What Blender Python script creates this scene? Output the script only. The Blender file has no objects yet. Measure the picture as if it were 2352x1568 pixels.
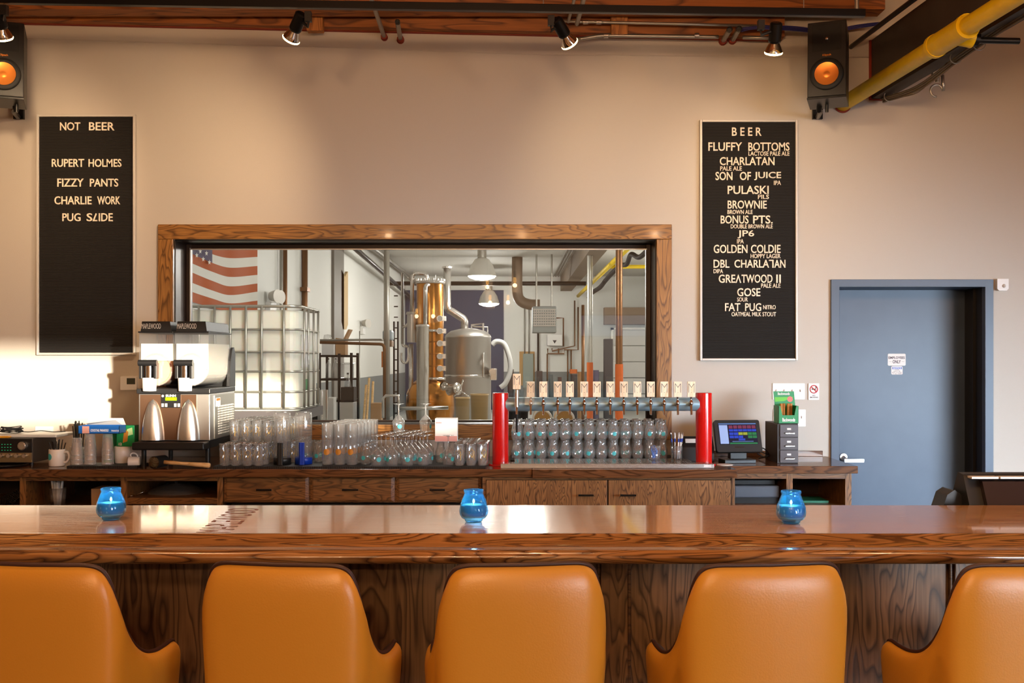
import bpy, math, random
from mathutils import Vector, Matrix
random.seed(7)
SC = bpy.context.scene
COL = SC.collection
PI = math.pi

# ------------------------------------------------------------------ camera, world, light, exposure
EYE, HOR, F = 1.51, 825.0, 2450.0
W = 6.80                                       # plane of the back wall
cd = bpy.data.cameras.new('camera'); cam = bpy.data.objects.new('camera', cd); COL.objects.link(cam)
cam.location = (0, 0, EYE); cam.rotation_euler = (PI/2, 0, 0)
cd.sensor_width = 36; cd.lens = F*36/2352; cd.shift_y = (HOR-784)/2352; cd.clip_start = .05; cd.clip_end = 200
SC.camera = cam
vs = SC.view_settings; vs.view_transform = 'Standard'; vs.look = 'None'; vs.gamma = 1; vs.use_curve_mapping = False
vs.exposure = 0.0
cy = SC.cycles
cy.max_bounces = 10; cy.diffuse_bounces = 4; cy.glossy_bounces = 5; cy.transmission_bounces = 6
cy.transparent_max_bounces = 48; cy.caustics_reflective = False; cy.caustics_refractive = False
cy.sample_clamp_indirect = 4; cy.sample_clamp_direct = 30; cy.use_denoising = True; cy.blur_glossy = .5
wd = bpy.data.worlds.new('world'); SC.world = wd; wd.use_nodes = True
wd.node_tree.nodes['Background'].inputs[0].default_value = (.55, .7, 1, 1)
wd.node_tree.nodes['Background'].inputs[1].default_value = 1.0

def lamp(name, kind, loc, energy, color, target=None, **kw):
    l = bpy.data.lights.new(name, kind); l.energy = energy; l.color = color
    for k, v in kw.items(): setattr(l, k, v)
    o = bpy.data.objects.new(name, l); COL.objects.link(o); o.location = loc
    if target is not None:
        o.rotation_euler = (Vector(target)-Vector(loc)).to_track_quat('-Z', 'Y').to_euler()
    return o
# low evening sun, through the high front window only
SUN_D = Vector((-.49, .80, -.09))
lamp('sun', 'SUN', (6, -9, 4), 20.0, (1, .88, .70), Vector((6, -9, 4))+SUN_D, angle=math.radians(1.3))
# daylight through the street windows behind the camera and on the right
lamp('daylight_right', 'AREA', (6.8, 1.6, 1.35), 165, (.68, .84, 1), (3.3, 6.8, -.1), shape='RECTANGLE', size=5.2, size_y=1.4, spread=math.radians(56))
lamp('daylight_front', 'AREA', (4.7, -4.3, 1.25), 60, (.90, .94, 1), (.9, 3, -.2), shape='RECTANGLE', size=3.4, size_y=1.6, spread=math.radians(48))

# ------------------------------------------------------------------ helpers
def C(r, g, b, a=1):
    f = lambda c: (c/255/12.92) if c/255 <= .04045 else ((c/255+.055)/1.055)**2.4
    return (f(r), f(g), f(b), a)
def pt(x, y, d): return ((x-1176)*d/F, EYE-(y-HOR)*d/F)          # pixel of the photo at depth d -> X, Z
def P(x, y, d): X, Z = pt(x, y, d); return Vector((X, d, Z))

class MB:
    def __init__(s): s.v = []; s.f = []; s.sm = []; s.mi = []; s.m = 0
    def face(s, idx, smooth=False): s.f.append(tuple(idx)); s.sm.append(smooth); s.mi.append(s.m)
    def add(s, verts): n = len(s.v); s.v.extend(tuple(v) for v in verts); return n
    def box(s, x0, x1, y0, y1, z0, z1, M=None):
        c = [Vector((x, y, z)) for z in (z0, z1) for y in (y0, y1) for x in (x0, x1)]
        if M is not None: c = [M @ p for p in c]
        n = s.add(c)
        for q in ((0,2,3,1),(4,5,7,6),(0,1,5,4),(2,6,7,3),(0,4,6,2),(1,3,7,5)): s.face([n+i for i in q])
        return s
    def cbox(s, c, sx, sy, sz, M=None):
        return s.box(c[0]-sx/2, c[0]+sx/2, c[1]-sy/2, c[1]+sy/2, c[2]-sz/2, c[2]+sz/2, M)
    def ring(s, c, u, w, r, n): return [c + u*(r*math.cos(2*PI*i/n)) + w*(r*math.sin(2*PI*i/n)) for i in range(n)]
    def cyl(s, p0, p1, r0, r1=None, n=16, caps=True):
        p0, p1 = Vector(p0), Vector(p1); r1 = r0 if r1 is None else r1
        t = (p1-p0).normalized(); u = t.orthogonal().normalized(); w = t.cross(u)
        A, B = s.ring(p0, u, w, r0, n), s.ring(p1, u, w, r1, n)
        a = s.add(A); b = s.add(B)
        for i in range(n): j = (i+1) % n; s.face((a+i, a+j, b+j, b+i), True)
        if caps:
            a = s.add(A); s.face([a+i for i in reversed(range(n))]); b = s.add(B); s.face([b+i for i in range(n)])
        return s
    def tube(s, path, r, n=8, caps=True, closed=False):
        path = [Vector(p) for p in path]; m = len(path); rs = r if isinstance(r, (list, tuple)) else [r]*m
        T = []
        for i in range(m):
            a = path[i-1] if (i > 0 or closed) else path[i]; b = path[(i+1) % m] if (i < m-1 or closed) else path[i]
            T.append((b-a).normalized())
        u = T[0].orthogonal().normalized(); base = []
        for i in range(m):
            u = (u - T[i]*u.dot(T[i])); u = u.normalized() if u.length > 1e-6 else T[i].orthogonal().normalized()
            base.append(s.add(s.ring(path[i], u, T[i].cross(u), rs[i], n)))
        for i in range(m if closed else m-1):
            a, b = base[i], base[(i+1) % m]
            for k in range(n): j = (k+1) % n; s.face((a+k, a+j, b+j, b+k), True)
        if caps and not closed:
            s.face([base[0]+i for i in reversed(range(n))], True); s.face([base[-1]+i for i in range(n)], True)
        return s
    def lathe(s, prof, c=(0,0,0), n=24, M=None, flat=False):
        c = Vector(c); rows = []
        for r, z in prof:
            if r < 1e-6: rows.append((s.add([(M @ Vector((0,0,z)) if M else Vector((0,0,z))) + c]), 1)); continue
            pts = [Vector((r*math.cos(2*PI*i/n), r*math.sin(2*PI*i/n), z)) for i in range(n)]
            if M: pts = [M @ p for p in pts]
            rows.append((s.add([p + c for p in pts]), n))
        for (a, na), (b, nb) in zip(rows, rows[1:]):
            for i in range(n):
                j = (i+1) % n
                if na == 1 and nb == 1: continue
                if na == 1: s.face((a, b+j, b+i), not flat)
                elif nb == 1: s.face((a+i, a+j, b), not flat)
                else: s.face((a+i, a+j, b+j, b+i), not flat)
        return s
    def prism(s, poly, lo, hi, axis='x', smooth=False, caps=True):
        """poly in the two other axes (x: y,z; y: x,z; z: x,y), extruded from lo to hi"""
        mk = {'x': lambda a, b, t: (t, a, b), 'y': lambda a, b, t: (a, t, b), 'z': lambda a, b, t: (a, b, t)}[axis]
        A = [mk(a, b, lo) for a, b in poly]; B = [mk(a, b, hi) for a, b in poly]; n = len(poly)
        a = s.add(A); b = s.add(B)
        for i in range(n): j = (i+1) % n; s.face((a+i, a+j, b+j, b+i), smooth)
        if caps: a = s.add(A); s.face([a+i for i in reversed(range(n))]); b = s.add(B); s.face([b+i for i in range(n)])
        return s
    def grid(s, rows, smooth=True, wrap=False):
        m = len(rows[0]); base = [s.add(r) for r in rows]
        for a, b in zip(base, base[1:]):
            for k in range(m if wrap else m-1): j = (k+1) % m; s.face((a+k, a+j, b+j, b+k), smooth)
        return s
    def ball(s, c, r, n=12, sz=1):
        return s.lathe([(r*math.sin(PI*i/n), -r*sz*math.cos(PI*i/n)) for i in range(n+1)], c, max(8, n*2))
    def build(s, name, mat, parent=None, world=True, bevel=0, solid=0, sub=0):
        me = bpy.data.meshes.new(name)
        off = parent.location if (parent is not None and world) else Vector((0,0,0))
        if parent is not None and world and parent.parent is not None: off = off + parent.parent.location
        me.from_pydata([(v[0]-off[0], v[1]-off[1], v[2]-off[2]) for v in s.v], [], s.f)
        me.polygons.foreach_set('use_smooth', s.sm); me.polygons.foreach_set('material_index', s.mi)
        for m in (mat if isinstance(mat, (list, tuple)) else [mat]): me.materials.append(m)
        me.update()
        o = bpy.data.objects.new(name, me); COL.objects.link(o)
        if parent is not None: o.parent = parent
        if solid: k = o.modifiers.new('solid', 'SOLIDIFY'); k.thickness = solid; k.offset = 0
        if bevel:
            k = o.modifiers.new('bevel', 'BEVEL'); k.width = bevel; k.segments = 2; k.limit_method = 'ANGLE'; k.harden_normals = False
        if sub: k = o.modifiers.new('sub', 'SUBSURF'); k.levels = sub; k.render_levels = sub
        return o

def tag(o, label=None, cat=None, group=None, kind=None):
    if label: o['label'] = label
    if cat: o['category'] = cat
    if group: o['group'] = group
    if kind: o['kind'] = kind
    return o
def thing(name, label, cat, loc=(0,0,0), rz=0, group=None, kind=None):
    o = bpy.data.objects.new(name, None); COL.objects.link(o); o.location = loc; o.rotation_euler = (0, 0, rz)
    o.empty_display_size = .05
    return tag(o, label, cat, group, kind)
def dup(root, loc, rz=None, label=None, group=None):
    kids = {}
    for k in KIDS(root): kids[k] = KIDS(k)
    r = root.copy(); COL.objects.link(r); r.location = loc
    if rz is not None: r.rotation_euler = (0, 0, rz)
    if label: r['label'] = label
    if group: r['group'] = group
    for ch, gs in kids.items():
        c = ch.copy(); COL.objects.link(c); c.parent = r
        for g in gs: d = g.copy(); COL.objects.link(d); d.parent = c
    return r
def KIDS(o):
    return [c for c in bpy.data.objects if c.parent == o]
def struct(o, label=None, cat=None): return tag(o, label, cat, kind='structure')

def catmull(pts, k=6, closed=False):
    pts = [Vector(p) for p in pts]; n = len(pts); out = []
    for i in range(n if closed else n-1):
        p0 = pts[(i-1) % n] if closed or i > 0 else pts[0]; p1 = pts[i]; p2 = pts[(i+1) % n]
        p3 = pts[(i+2) % n] if closed or i+2 < n else pts[-1]
        for j in range(k):
            t = j/k
            out.append(.5*((2*p1)+(p2-p0)*t+(2*p0-5*p1+4*p2-p3)*t*t+(3*p1-p0-3*p2+p3)*t**3))
    if not closed: out.append(pts[-1])
    return out
def arc(c, u, w, r, a0, a1, n=8):
    c, u, w = Vector(c), Vector(u), Vector(w)
    return [c+u*(r*math.cos(a0+(a1-a0)*i/n))+w*(r*math.sin(a0+(a1-a0)*i/n)) for i in range(n+1)]
def rrect(x0, x1, y0, y1, r, n=4):
    o = []
    for cx, cy, a in ((x1-r, y1-r, 0), (x0+r, y1-r, PI/2), (x0+r, y0+r, PI), (x1-r, y0+r, 1.5*PI)):
        for i in range(n+1): o.append((cx+r*math.cos(a+PI/2*i/n), cy+r*math.sin(a+PI/2*i/n)))
    return o

# ------------------------------------------------------------------ text
_T = {}
def text_geo(body, bold=.012, ext=0.0, spacing=1.0):
    k = (body, bold, ext, spacing)
    if k not in _T:
        cu = bpy.data.curves.new('t', 'FONT'); cu.body = body; cu.size = 1; cu.resolution_u = 3
        cu.offset = bold; cu.extrude = ext; cu.space_character = spacing
        ob = bpy.data.objects.new('t', cu); COL.objects.link(ob)
        bpy.context.view_layer.update()
        me = bpy.data.meshes.new_from_object(ob.evaluated_get(bpy.context.evaluated_depsgraph_get()))
        _T[k] = ([tuple(v.co) for v in me.vertices], [tuple(p.vertices) for p in me.polygons])
        bpy.data.objects.remove(ob); bpy.data.curves.remove(cu); bpy.data.meshes.remove(me)
    return _T[k]
def put_text(mb, body, x0, x1, z0, z1, y, thick=.002, bold=.012, spacing=1.0, fn=None, flip=False):
    """text filling the rectangle x0..x1, z0..z1 on the plane y, facing -Y (or placed by fn(u,v,w), u,v in 0..1)"""
    vs_, fs = text_geo(body, bold, .5 if thick else 0, spacing)
    if not vs_: return
    xs = [v[0] for v in vs_]; ys = [v[1] for v in vs_]
    a, b, c, d = min(xs), max(xs), min(ys), max(ys)
    out = []
    for v in vs_:
        u, w, t = (v[0]-a)/(b-a or 1), (v[1]-c)/(d-c or 1), v[2]
        if flip: u, w = 1-u, 1-w
        out.append(fn(u, w, t) if fn else (x0+u*(x1-x0), y-thick*(t+.5), z0+w*(z1-z0)))
    n = mb.add(out)
    for f in fs: mb.face([n+i for i in f])

# ------------------------------------------------------------------ materials
def mat(name, col, rough=.5, metal=0, coat=0, emit=None, estr=0, bump=None, spec=.5, trans=0, ior=1.45, sheen=0, sss=0):
    m = bpy.data.materials.new(name); m.use_nodes = True; nt = m.node_tree; b = nt.nodes['Principled BSDF']
    b.inputs['Base Color'].default_value = col if len(col) == 4 else (*col, 1)
    b.inputs['Roughness'].default_value = rough; b.inputs['Metallic'].default_value = metal
    b.inputs['Coat Weight'].default_value = coat; b.inputs['Coat Roughness'].default_value = .08
    b.inputs['Specular IOR Level'].default_value = spec; b.inputs['Transmission Weight'].default_value = trans
    b.inputs['IOR'].default_value = ior
    if sss: b.inputs['Subsurface Weight'].default_value = sss; b.inputs['Subsurface Scale'].default_value = .02
    if emit: b.inputs['Emission Color'].default_value = emit; b.inputs['Emission Strength'].default_value = estr
    tc = nt.nodes.new('ShaderNodeTexCoord'); nz = nt.nodes.new('ShaderNodeTexNoise')
    nt.links.new(tc.outputs['Object'], nz.inputs['Vector'])
    sc, amt = bump if bump else (60, .02)
    nz.inputs['Scale'].default_value = sc; nz.inputs['Detail'].default_value = 3
    bp = nt.nodes.new('ShaderNodeBump'); bp.inputs['Strength'].default_value = amt; bp.inputs['Distance'].default_value = .01
    nt.links.new(nz.outputs['Fac'], bp.inputs['Height'])
    nt.links.new(bp.outputs['Normal'], b.inputs['Normal'])
    return m
def blotch(m, c2, scale=1.5, amt=.5, detail=4):
    """slow colour variation, wear of the material itself"""
    nt = m.node_tree; b = nt.nodes['Principled BSDF']; c1 = tuple(b.inputs['Base Color'].default_value)
    tc = nt.nodes.new('ShaderNodeTexCoord'); nz = nt.nodes.new('ShaderNodeTexNoise'); mx = nt.nodes.new('ShaderNodeMix'); mx.data_type = 'RGBA'
    mr = nt.nodes.new('ShaderNodeMapRange'); mr.inputs['From Min'].default_value = .35; mr.inputs['From Max'].default_value = .7; mr.inputs['To Max'].default_value = amt
    nz.inputs['Scale'].default_value = scale; nz.inputs['Detail'].default_value = detail
    L = nt.links.new
    L(tc.outputs['Object'], nz.inputs['Vector']); L(nz.outputs['Fac'], mr.inputs['Value']); L(mr.outputs['Result'], mx.inputs['Factor'])
    mx.inputs['A'].default_value = c1; mx.inputs['B'].default_value = c2
    L(mx.outputs['Result'], b.inputs['Base Color'])
    return m
def wood(name, dark, light, axis='X', s=1.0, rough=.35, coat=0, rings=26, off=0, pores=.45):
    m = bpy.data.materials.new(name); m.use_nodes = True; nt = m.node_tree; N = nt.nodes.new; L = nt.links.new
    b = nt.nodes['Principled BSDF']; b.inputs['Roughness'].default_value = rough
    b.inputs['Coat Weight'].default_value = coat; b.inputs['Coat Roughness'].default_value = .06; b.inputs['Coat IOR'].default_value = 1.6
    tc = N('ShaderNodeTexCoord'); mp = N('ShaderNodeMapping'); L(tc.outputs['Object'], mp.inputs['Vector'])
    k = {'X': (1.0, 6, 6), 'Y': (6, 1.0, 6), 'Z': (6, 6, 1.0)}[axis]
    mp.inputs['Scale'].default_value = [a*s for a in k]; mp.inputs['Location'].default_value = (off*3.1, off*1.7, off*2.3)
    n1 = N('ShaderNodeTexNoise'); n1.inputs['Scale'].default_value = 1.1; n1.inputs['Detail'].default_value = 2.5; n1.inputs['Distortion'].default_value = .4
    L(mp.outputs['Vector'], n1.inputs['Vector'])
    ml = N('ShaderNodeMath'); ml.operation = 'MULTIPLY'; ml.inputs[1].default_value = rings; L(n1.outputs['Fac'], ml.inputs[0])
    fr = N('ShaderNodeMath'); fr.operation = 'FRACT'; L(ml.outputs[0], fr.inputs[0])
    r1 = N('ShaderNodeValToRGB'); e = r1.color_ramp.elements
    e[0].position = 0; e[0].color = (0, 0, 0, 1); e[1].position = .28; e[1].color = (.75, .75, .75, 1)
    x = r1.color_ramp.elements.new(.8); x.color = (1, 1, 1, 1); x = r1.color_ramp.elements.new(1); x.color = (.12, .12, .12, 1)
    L(fr.outputs[0], r1.inputs[0])
    m2 = N('ShaderNodeMapping'); L(tc.outputs['Object'], m2.inputs['Vector'])
    k2 = {'X': (5, 160, 160), 'Y': (160, 5, 160), 'Z': (160, 160, 5)}[axis]; m2.inputs['Scale'].default_value = [a*s for a in k2]
    n2 = N('ShaderNodeTexNoise'); n2.inputs['Scale'].default_value = 1; n2.inputs['Detail'].default_value = 2; L(m2.outputs['Vector'], n2.inputs['Vector'])
    r2 = N('ShaderNodeMapRange'); r2.inputs['From Min'].default_value = .3; r2.inputs['From Max'].default_value = .6
    r2.inputs['To Min'].default_value = 1-pores; r2.inputs['To Max'].default_value = 1; L(n2.outputs['Fac'], r2.inputs['Value'])
    mu = N('ShaderNodeMath'); mu.operation = 'MULTIPLY'; L(r1.outputs['Color'], mu.inputs[0]); L(r2.outputs['Result'], mu.inputs[1])
    mx = N('ShaderNodeMix'); mx.data_type = 'RGBA'; mx.inputs['A'].default_value = dark; mx.inputs['B'].default_value = light
    L(mu.outputs[0], mx.inputs['Factor'])
    n3 = N('ShaderNodeTexNoise'); n3.inputs['Scale'].default_value = .8; L(mp.outputs['Vector'], n3.inputs['Vector'])
    hv = N('ShaderNodeHueSaturation'); r3 = N('ShaderNodeMapRange'); r3.inputs['To Min'].default_value = .72; r3.inputs['To Max'].default_value = 1.3
    L(n3.outputs['Fac'], r3.inputs['Value']); L(r3.outputs['Result'], hv.inputs['Value']); L(mx.outputs['Result'], hv.inputs['Color'])
    L(hv.outputs['Color'], b.inputs['Base Color'])
    bp = N('ShaderNodeBump'); bp.inputs['Strength'].default_value = .06; bp.inputs['Distance'].default_value = .003
    L(mu.outputs[0], bp.inputs['Height']); L(bp.outputs['Normal'], b.inputs['Normal'])
    return m
def thin_glass(name, tint=(.985, .99, .985, 1), lo=.05, hi=.75, power=2.4, rough=.02, haze=0):
    m = bpy.data.materials.new(name); m.use_nodes = True; nt = m.node_tree; N = nt.nodes.new; L = nt.links.new
    nt.nodes.remove(nt.nodes['Principled BSDF']); out = nt.nodes['Material Output']
    tr = N('ShaderNodeBsdfTransparent'); tr.inputs[0].default_value = tint
    gl = N('ShaderNodeBsdfGlossy'); gl.inputs['Roughness'].default_value = rough
    lw = N('ShaderNodeLayerWeight'); lw.inputs['Blend'].default_value = .5
    pw = N('ShaderNodeMath'); pw.operation = 'POWER'; pw.inputs[1].default_value = power; L(lw.outputs['Facing'], pw.inputs[0])
    mr = N('ShaderNodeMapRange'); mr.inputs['To Min'].default_value = lo; mr.inputs['To Max'].default_value = hi; L(pw.outputs[0], mr.inputs['Value'])
    mx = N('ShaderNodeMixShader'); L(mr.outputs['Result'], mx.inputs[0]); L(tr.outputs[0], mx.inputs[1]); L(gl.outputs[0], mx.inputs[2])
    if haze:
        df = N('ShaderNodeBsdfDiffuse'); df.inputs[0].default_value = (.9, .9, .9, 1); m3 = N('ShaderNodeMixShader'); m3.inputs[0].default_value = haze
        L(mx.outputs[0], m3.inputs[1]); L(df.outputs[0], m3.inputs[2]); mx = m3
    L(mx.outputs[0], out.inputs['Surface'])
    return m
def ridged(name, col, pitch, rough=.8, depth=.6):
    """horizontal ridges (letter board felt)"""
    m = mat(name, col, rough); nt = m.node_tree; b = nt.nodes['Principled BSDF']
    tc = nt.nodes.new('ShaderNodeTexCoord'); wv = nt.nodes.new('ShaderNodeTexWave'); wv.bands_direction = 'Z'
    wv.inputs['Scale'].default_value = 1/pitch/3.18; nt.links.new(tc.outputs['Object'], wv.inputs['Vector'])
    bp = nt.nodes.new('ShaderNodeBump'); bp.inputs['Strength'].default_value = depth; bp.inputs['Distance'].default_value = pitch*.5
    nt.links.new(wv.outputs['Fac'], bp.inputs['Height']); nt.links.new(bp.outputs['Normal'], b.inputs['Normal'])
    return m
M = {}
M['paint'] = mat('wall_paint', C(193, 185, 174), .6, bump=(130, .05))
M['white_paint'] = mat('white_block_paint', C(222, 222, 216), .6, bump=(14, .12))
M['ceiling_grey'] = mat('pale_ceiling', C(205, 203, 195), .7)
M['concrete'] = mat('concrete', C(120, 115, 108), .5)
M['floor'] = mat('sealed_floor', C(110, 95, 82), .4)
M['bar_top'] = wood('bar_top_oak', C(176, 126, 82), C(212, 164, 114), 'X', 1, .16, 1, 14, 1, .25)
M['bar_rail'] = wood('bar_rail_oak', C(58, 35, 19), C(140, 98, 56), 'X', 1.7, .2, .6, 17, 2, .35)
M['bar_front'] = wood('bar_panel_oak', C(56, 38, 25), C(128, 96, 68), 'Z', 1.1, .35, .1, 22, 3, .4)
M['bar_frame'] = wood('bar_frame_oak', C(44, 28, 18), C(102, 72, 46), 'X', 1.3, .35, .1, 16, 4, .4)
M['counter'] = wood('counter_oak', C(66, 41, 25), C(122, 79, 47), 'X', 1.2, .22, .5, 14, 5, .4)
M['cab'] = wood('cabinet_oak', C(68, 42, 24), C(138, 94, 54), 'X', 1.5, .35, .15, 20, 6)
M['cabz'] = wood('cabinet_oak_upright', C(74, 46, 26), C(152, 106, 62), 'Z', 1.4, .35, .15, 20, 7)
M['tapdoor'] = wood('tap_cabinet_oak', C(74, 46, 25), C(158, 112, 68), 'Z', 1.6, .35, .1, 30, 8)
M['casing'] = wood('casing_oak', C(84, 52, 22), C(166, 116, 60), 'X', 1.3, .35, .1, 16, 9)
M['casingz'] = wood('casing_oak_upright', C(84, 52, 22), C(166, 116, 60), 'Z', 1.3, .35, .1, 16, 10)
M['timber'] = wood('old_timber', C(98, 52, 22), C(168, 98, 44), 'X', .9, .6, 0, 9, 11, .3)
M['timber_pale'] = wood('new_timber', C(130, 78, 34), C(188, 120, 56), 'Z', 1.5, .6, 0, 9, 12, .3)
M['dark_in'] = mat('dark_cabinet_inside', C(40, 26, 17), .7)
M['bronze'] = mat('dark_bronze_frame', C(38, 26, 20), .35, .4)
M['black'] = mat('black_plastic', C(22, 22, 23), .42)
M['black_rub'] = mat('black_rubber', C(20, 20, 20), .7)
M['black_metal'] = mat('black_metal', C(24, 24, 25), .35, .5)
M['felt'] = ridged('black_letter_board', C(24, 21, 19), .0065)
M['letter'] = mat('cream_letters', C(238, 226, 205), .5)
M['alu'] = mat('pale_frame', C(205, 200, 192), .4, .2)
M['white'] = mat('white_plastic', C(232, 230, 226), .4)
M['ceramic'] = mat('white_ceramic', C(236, 232, 226), .15)
M['steel'] = mat('stainless_steel', C(220, 218, 214), .26, .92)
M['steel_br'] = mat('brushed_steel', C(186, 184, 180), .4, .9)
M['chrome'] = mat('chrome', C(225, 222, 218), .06, 1)
M['blue_chrome'] = mat('blue_grey_polished_tube', C(164, 200, 220), .28, .55)
M['zinc'] = mat('galvanised_conduit', C(170, 168, 160), .4, .9)
M['copper'] = mat('polished_copper', C(186, 124, 58), .24, 1)
M['cu_pipe'] = mat('copper_pipe', C(124, 88, 60), .4, .8)
M['red'] = mat('red_gloss_paint', C(214, 22, 18), .18, 0, .6)
M['redseal'] = mat('red_fire_seal', C(140, 48, 26), .7)
M['yellow'] = blotch(mat('yellow_pipe_paint', C(250, 214, 20), .4), C(206, 166, 26), 9, .35)
M['beam'] = blotch(mat('dark_painted_beam', C(66, 58, 50), .6), C(48, 40, 34), 3, .6)
M['door'] = blotch(mat('blue_grey_door', C(68, 84, 105), .38), C(58, 74, 96), 5, .5, 8)
M['doorfr'] = mat('blue_grey_frame', C(72, 86, 106), .4)
M['leather'] = mat('caramel_leather', C(180, 125, 40), .33, bump=(240, .05), spec=.5)
M['lining'] = mat('dark_brown_lining', C(40, 24, 20), .45)
M['piping'] = mat('brown_piping', C(48, 24, 18), .5)
M['glass'] = thin_glass('clear_glass', (.985, .99, .985, 1), .10, .92, 1.5, .02, .085)
M['pane'] = thin_glass('window_glass', (.97, .98, .97, 1), .07, .9, 3.2, 0)
M['clearpl'] = thin_glass('clear_plastic', (.96, .96, .96, 1), .1, .7, 1.4, .1, .05)
M['teal'] = mat('teal_print', C(74, 190, 200), .4)
M['gold'] = mat('gold_print', C(214, 160, 50), .3, .5)
M['orange_p'] = mat('orange_print', C(200, 134, 50), .4)
M['mat_rub'] = mat('black_bar_mat', C(26, 26, 27), .6, bump=(300, .3))
M['navy'] = mat('navy_paint', C(44, 52, 78), .6)
M['greypaint'] = mat('grey_dado_paint', C(120, 124, 124), .6)
M['paper'] = mat('white_paper', C(232, 230, 228), .6)
M['ink'] = mat('black_ink', C(40, 36, 40), .6)
M['card'] = mat('brown_card', C(172, 134, 96), .8)
M['pale_maple'] = wood('pale_maple', C(240, 214, 174), C(252, 236, 208), 'Z', 3, .4, .1, 6, 13, .05)
M['handlewood'] = wood('beech', C(206, 160, 100), C(238, 200, 144), 'X', 3, .4, 0, 8, 14, .1)
# ================================================================== THE SETTING
WO = dict(x0=-2.154, x1=.919, z0=1.095, z1=2.273)      # window opening
DO = dict(x0=2.079, x1=3.011, z1=1.973)                # door opening
W2 = W + .30
b = MB()
for x0, x1, z0, z1 in ((-6.5, WO['x0'], 0, 4), (WO['x0'], WO['x1'], 0, WO['z0']), (WO['x0'], WO['x1'], WO['z1'], 4), (WO['x1'], DO['x0'], 0, 4), (DO['x0'], DO['x1'], DO['z1'], 4), (DO['x1'], 7, 0, 4)):
    b.box(x0, x1, W, W2, z0, z1)
struct(b.build('wall_back', M['paint']), 'tall pale warm grey wall behind the back counter', 'wall')
struct(MB().box(-6.7, -6.5, -4.7, W2, 0, 4).build('wall_left', M['paint']), 'plain wall at the far end of the bar room, outside the photo', 'wall')
struct(MB().box(7, 7.2, -4.7, W2, 0, 4).build('wall_right', M['paint']), 'plain wall beyond the blue door, outside the photo', 'wall')
b = MB()
for x0, x1, z0, z1 in ((-6.7, 1.2, 0, 4), (6.45, 7.2, 0, 4), (1.2, 3.4, 0, 1.9), (1.2, 3.4, 2.3, 4), (3.4, 3.5, 0, 4), (3.5, 6.45, 0, 2.37), (3.5, 6.45, 2.83, 4)):
    b.box(x0, x1, -4.7, -4.5, z0, z1)
struct(b.build('wall_front', M['paint']), 'street wall behind the camera with a high window slot', 'wall')
b = MB(); b.box(3.5, 6.45, -4.66, -4.6, 2.37, 2.40); b.box(3.5, 6.45, -4.66, -4.6, 2.80, 2.83); b.box(3.5, 3.54, -4.66, -4.6, 2.4, 2.8); b.box(6.41, 6.45, -4.66, -4.6, 2.4, 2.8)
b.box(1.2, 3.4, -4.66, -4.6, 1.9, 1.92); b.box(1.2, 3.4, -4.66, -4.6, 2.28, 2.3)
struct(b.build('window_2', M['bronze']), 'pair of high narrow street windows that let the low sun in', 'window')
struct(MB().box(-6.7, 7.2, -4.7, W2, -.1, 0).build('floor', M['floor']), 'sealed floor of the bar room', 'floor')
struct(MB().box(-3.4, 5.8, W2, 33, -.1, 0).build('floor_brewery', mat('pale_concrete', C(186, 184, 178), .5)), 'pale concrete floor of the brewery', 'floor')
struct(MB().box(-6.7, 7.2, -4.7, W2, 4, 4.1).build('ceiling', M['timber']), 'dark timber ceiling of the bar room', 'ceiling')

# window: reveal lining, steel frame, pane, oak casing
win = thing('window_1', 'wide oak framed window looking into the brewery', 'window', (-.62, W, WO['z0']), kind='structure')
t = .004
b = MB(); x0, x1, z0, z1 = WO['x0'], WO['x1'], WO['z0'], WO['z1']
b.box(x0, x0+t, W+.02, W2, z0, z1); b.box(x1-t, x1, W+.02, W2, z0, z1); b.box(x0, x1, W+.02, W2, z1-t, z1); b.box(x0, x1, W+.02, W2, z0, z0+t)
b.build('reveal', M['bronze'], win)
b = MB(); fy0, fy1 = W+.235, W+.275
b.box(x0+t, x0+.036, fy0, fy1, z0+t, z1-t); b.box(x1-.036, x1-t, fy0, fy1, z0+t, z1-t); b.box(x0+.036, x1-.036, fy0, fy1, z1-.038, z1-t); b.box(x0+.036, x1-.036, fy0, fy1, z0+t, z0+.014)
b.build('frame', M['bronze'], win, bevel=.003)
b = MB(); b.box(x0+.030, x0+.037, fy0-.008, fy0, z0+.01, z1-.03); b.box(x0+.03, x1-.03, fy0-.008, fy0, z1-.041, z1-.034)
b.build('glazing_bead', M['steel_br'], win)
n = b = MB(); b.v = [(x0+.03, W+.255, z0+.01), (x1-.03, W+.255, z0+.01), (x1-.03, W+.255, z1-.03), (x0+.03, W+.255, z1-.03)]; b.face((0, 1, 2, 3))
b.build('pane', M['pane'], win)
cw = .097
for nm, (xa, xb, za, zb), mm in (('casing_left', (x0-cw, x0, z0-cw, z1), 'casingz'), ('casing_right', (x1, x1+cw, z0-cw, z1), 'casingz'), ('casing_top', (x0-cw, x1+cw, z1, z1+.095), 'casing'), ('casing_bottom', (x0, x1, z0-cw, z0), 'casing')):
    MB().box(xa, xb, W-.022, W+.02, za, zb).build('casing', M[mm], win, bevel=.004)

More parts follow.
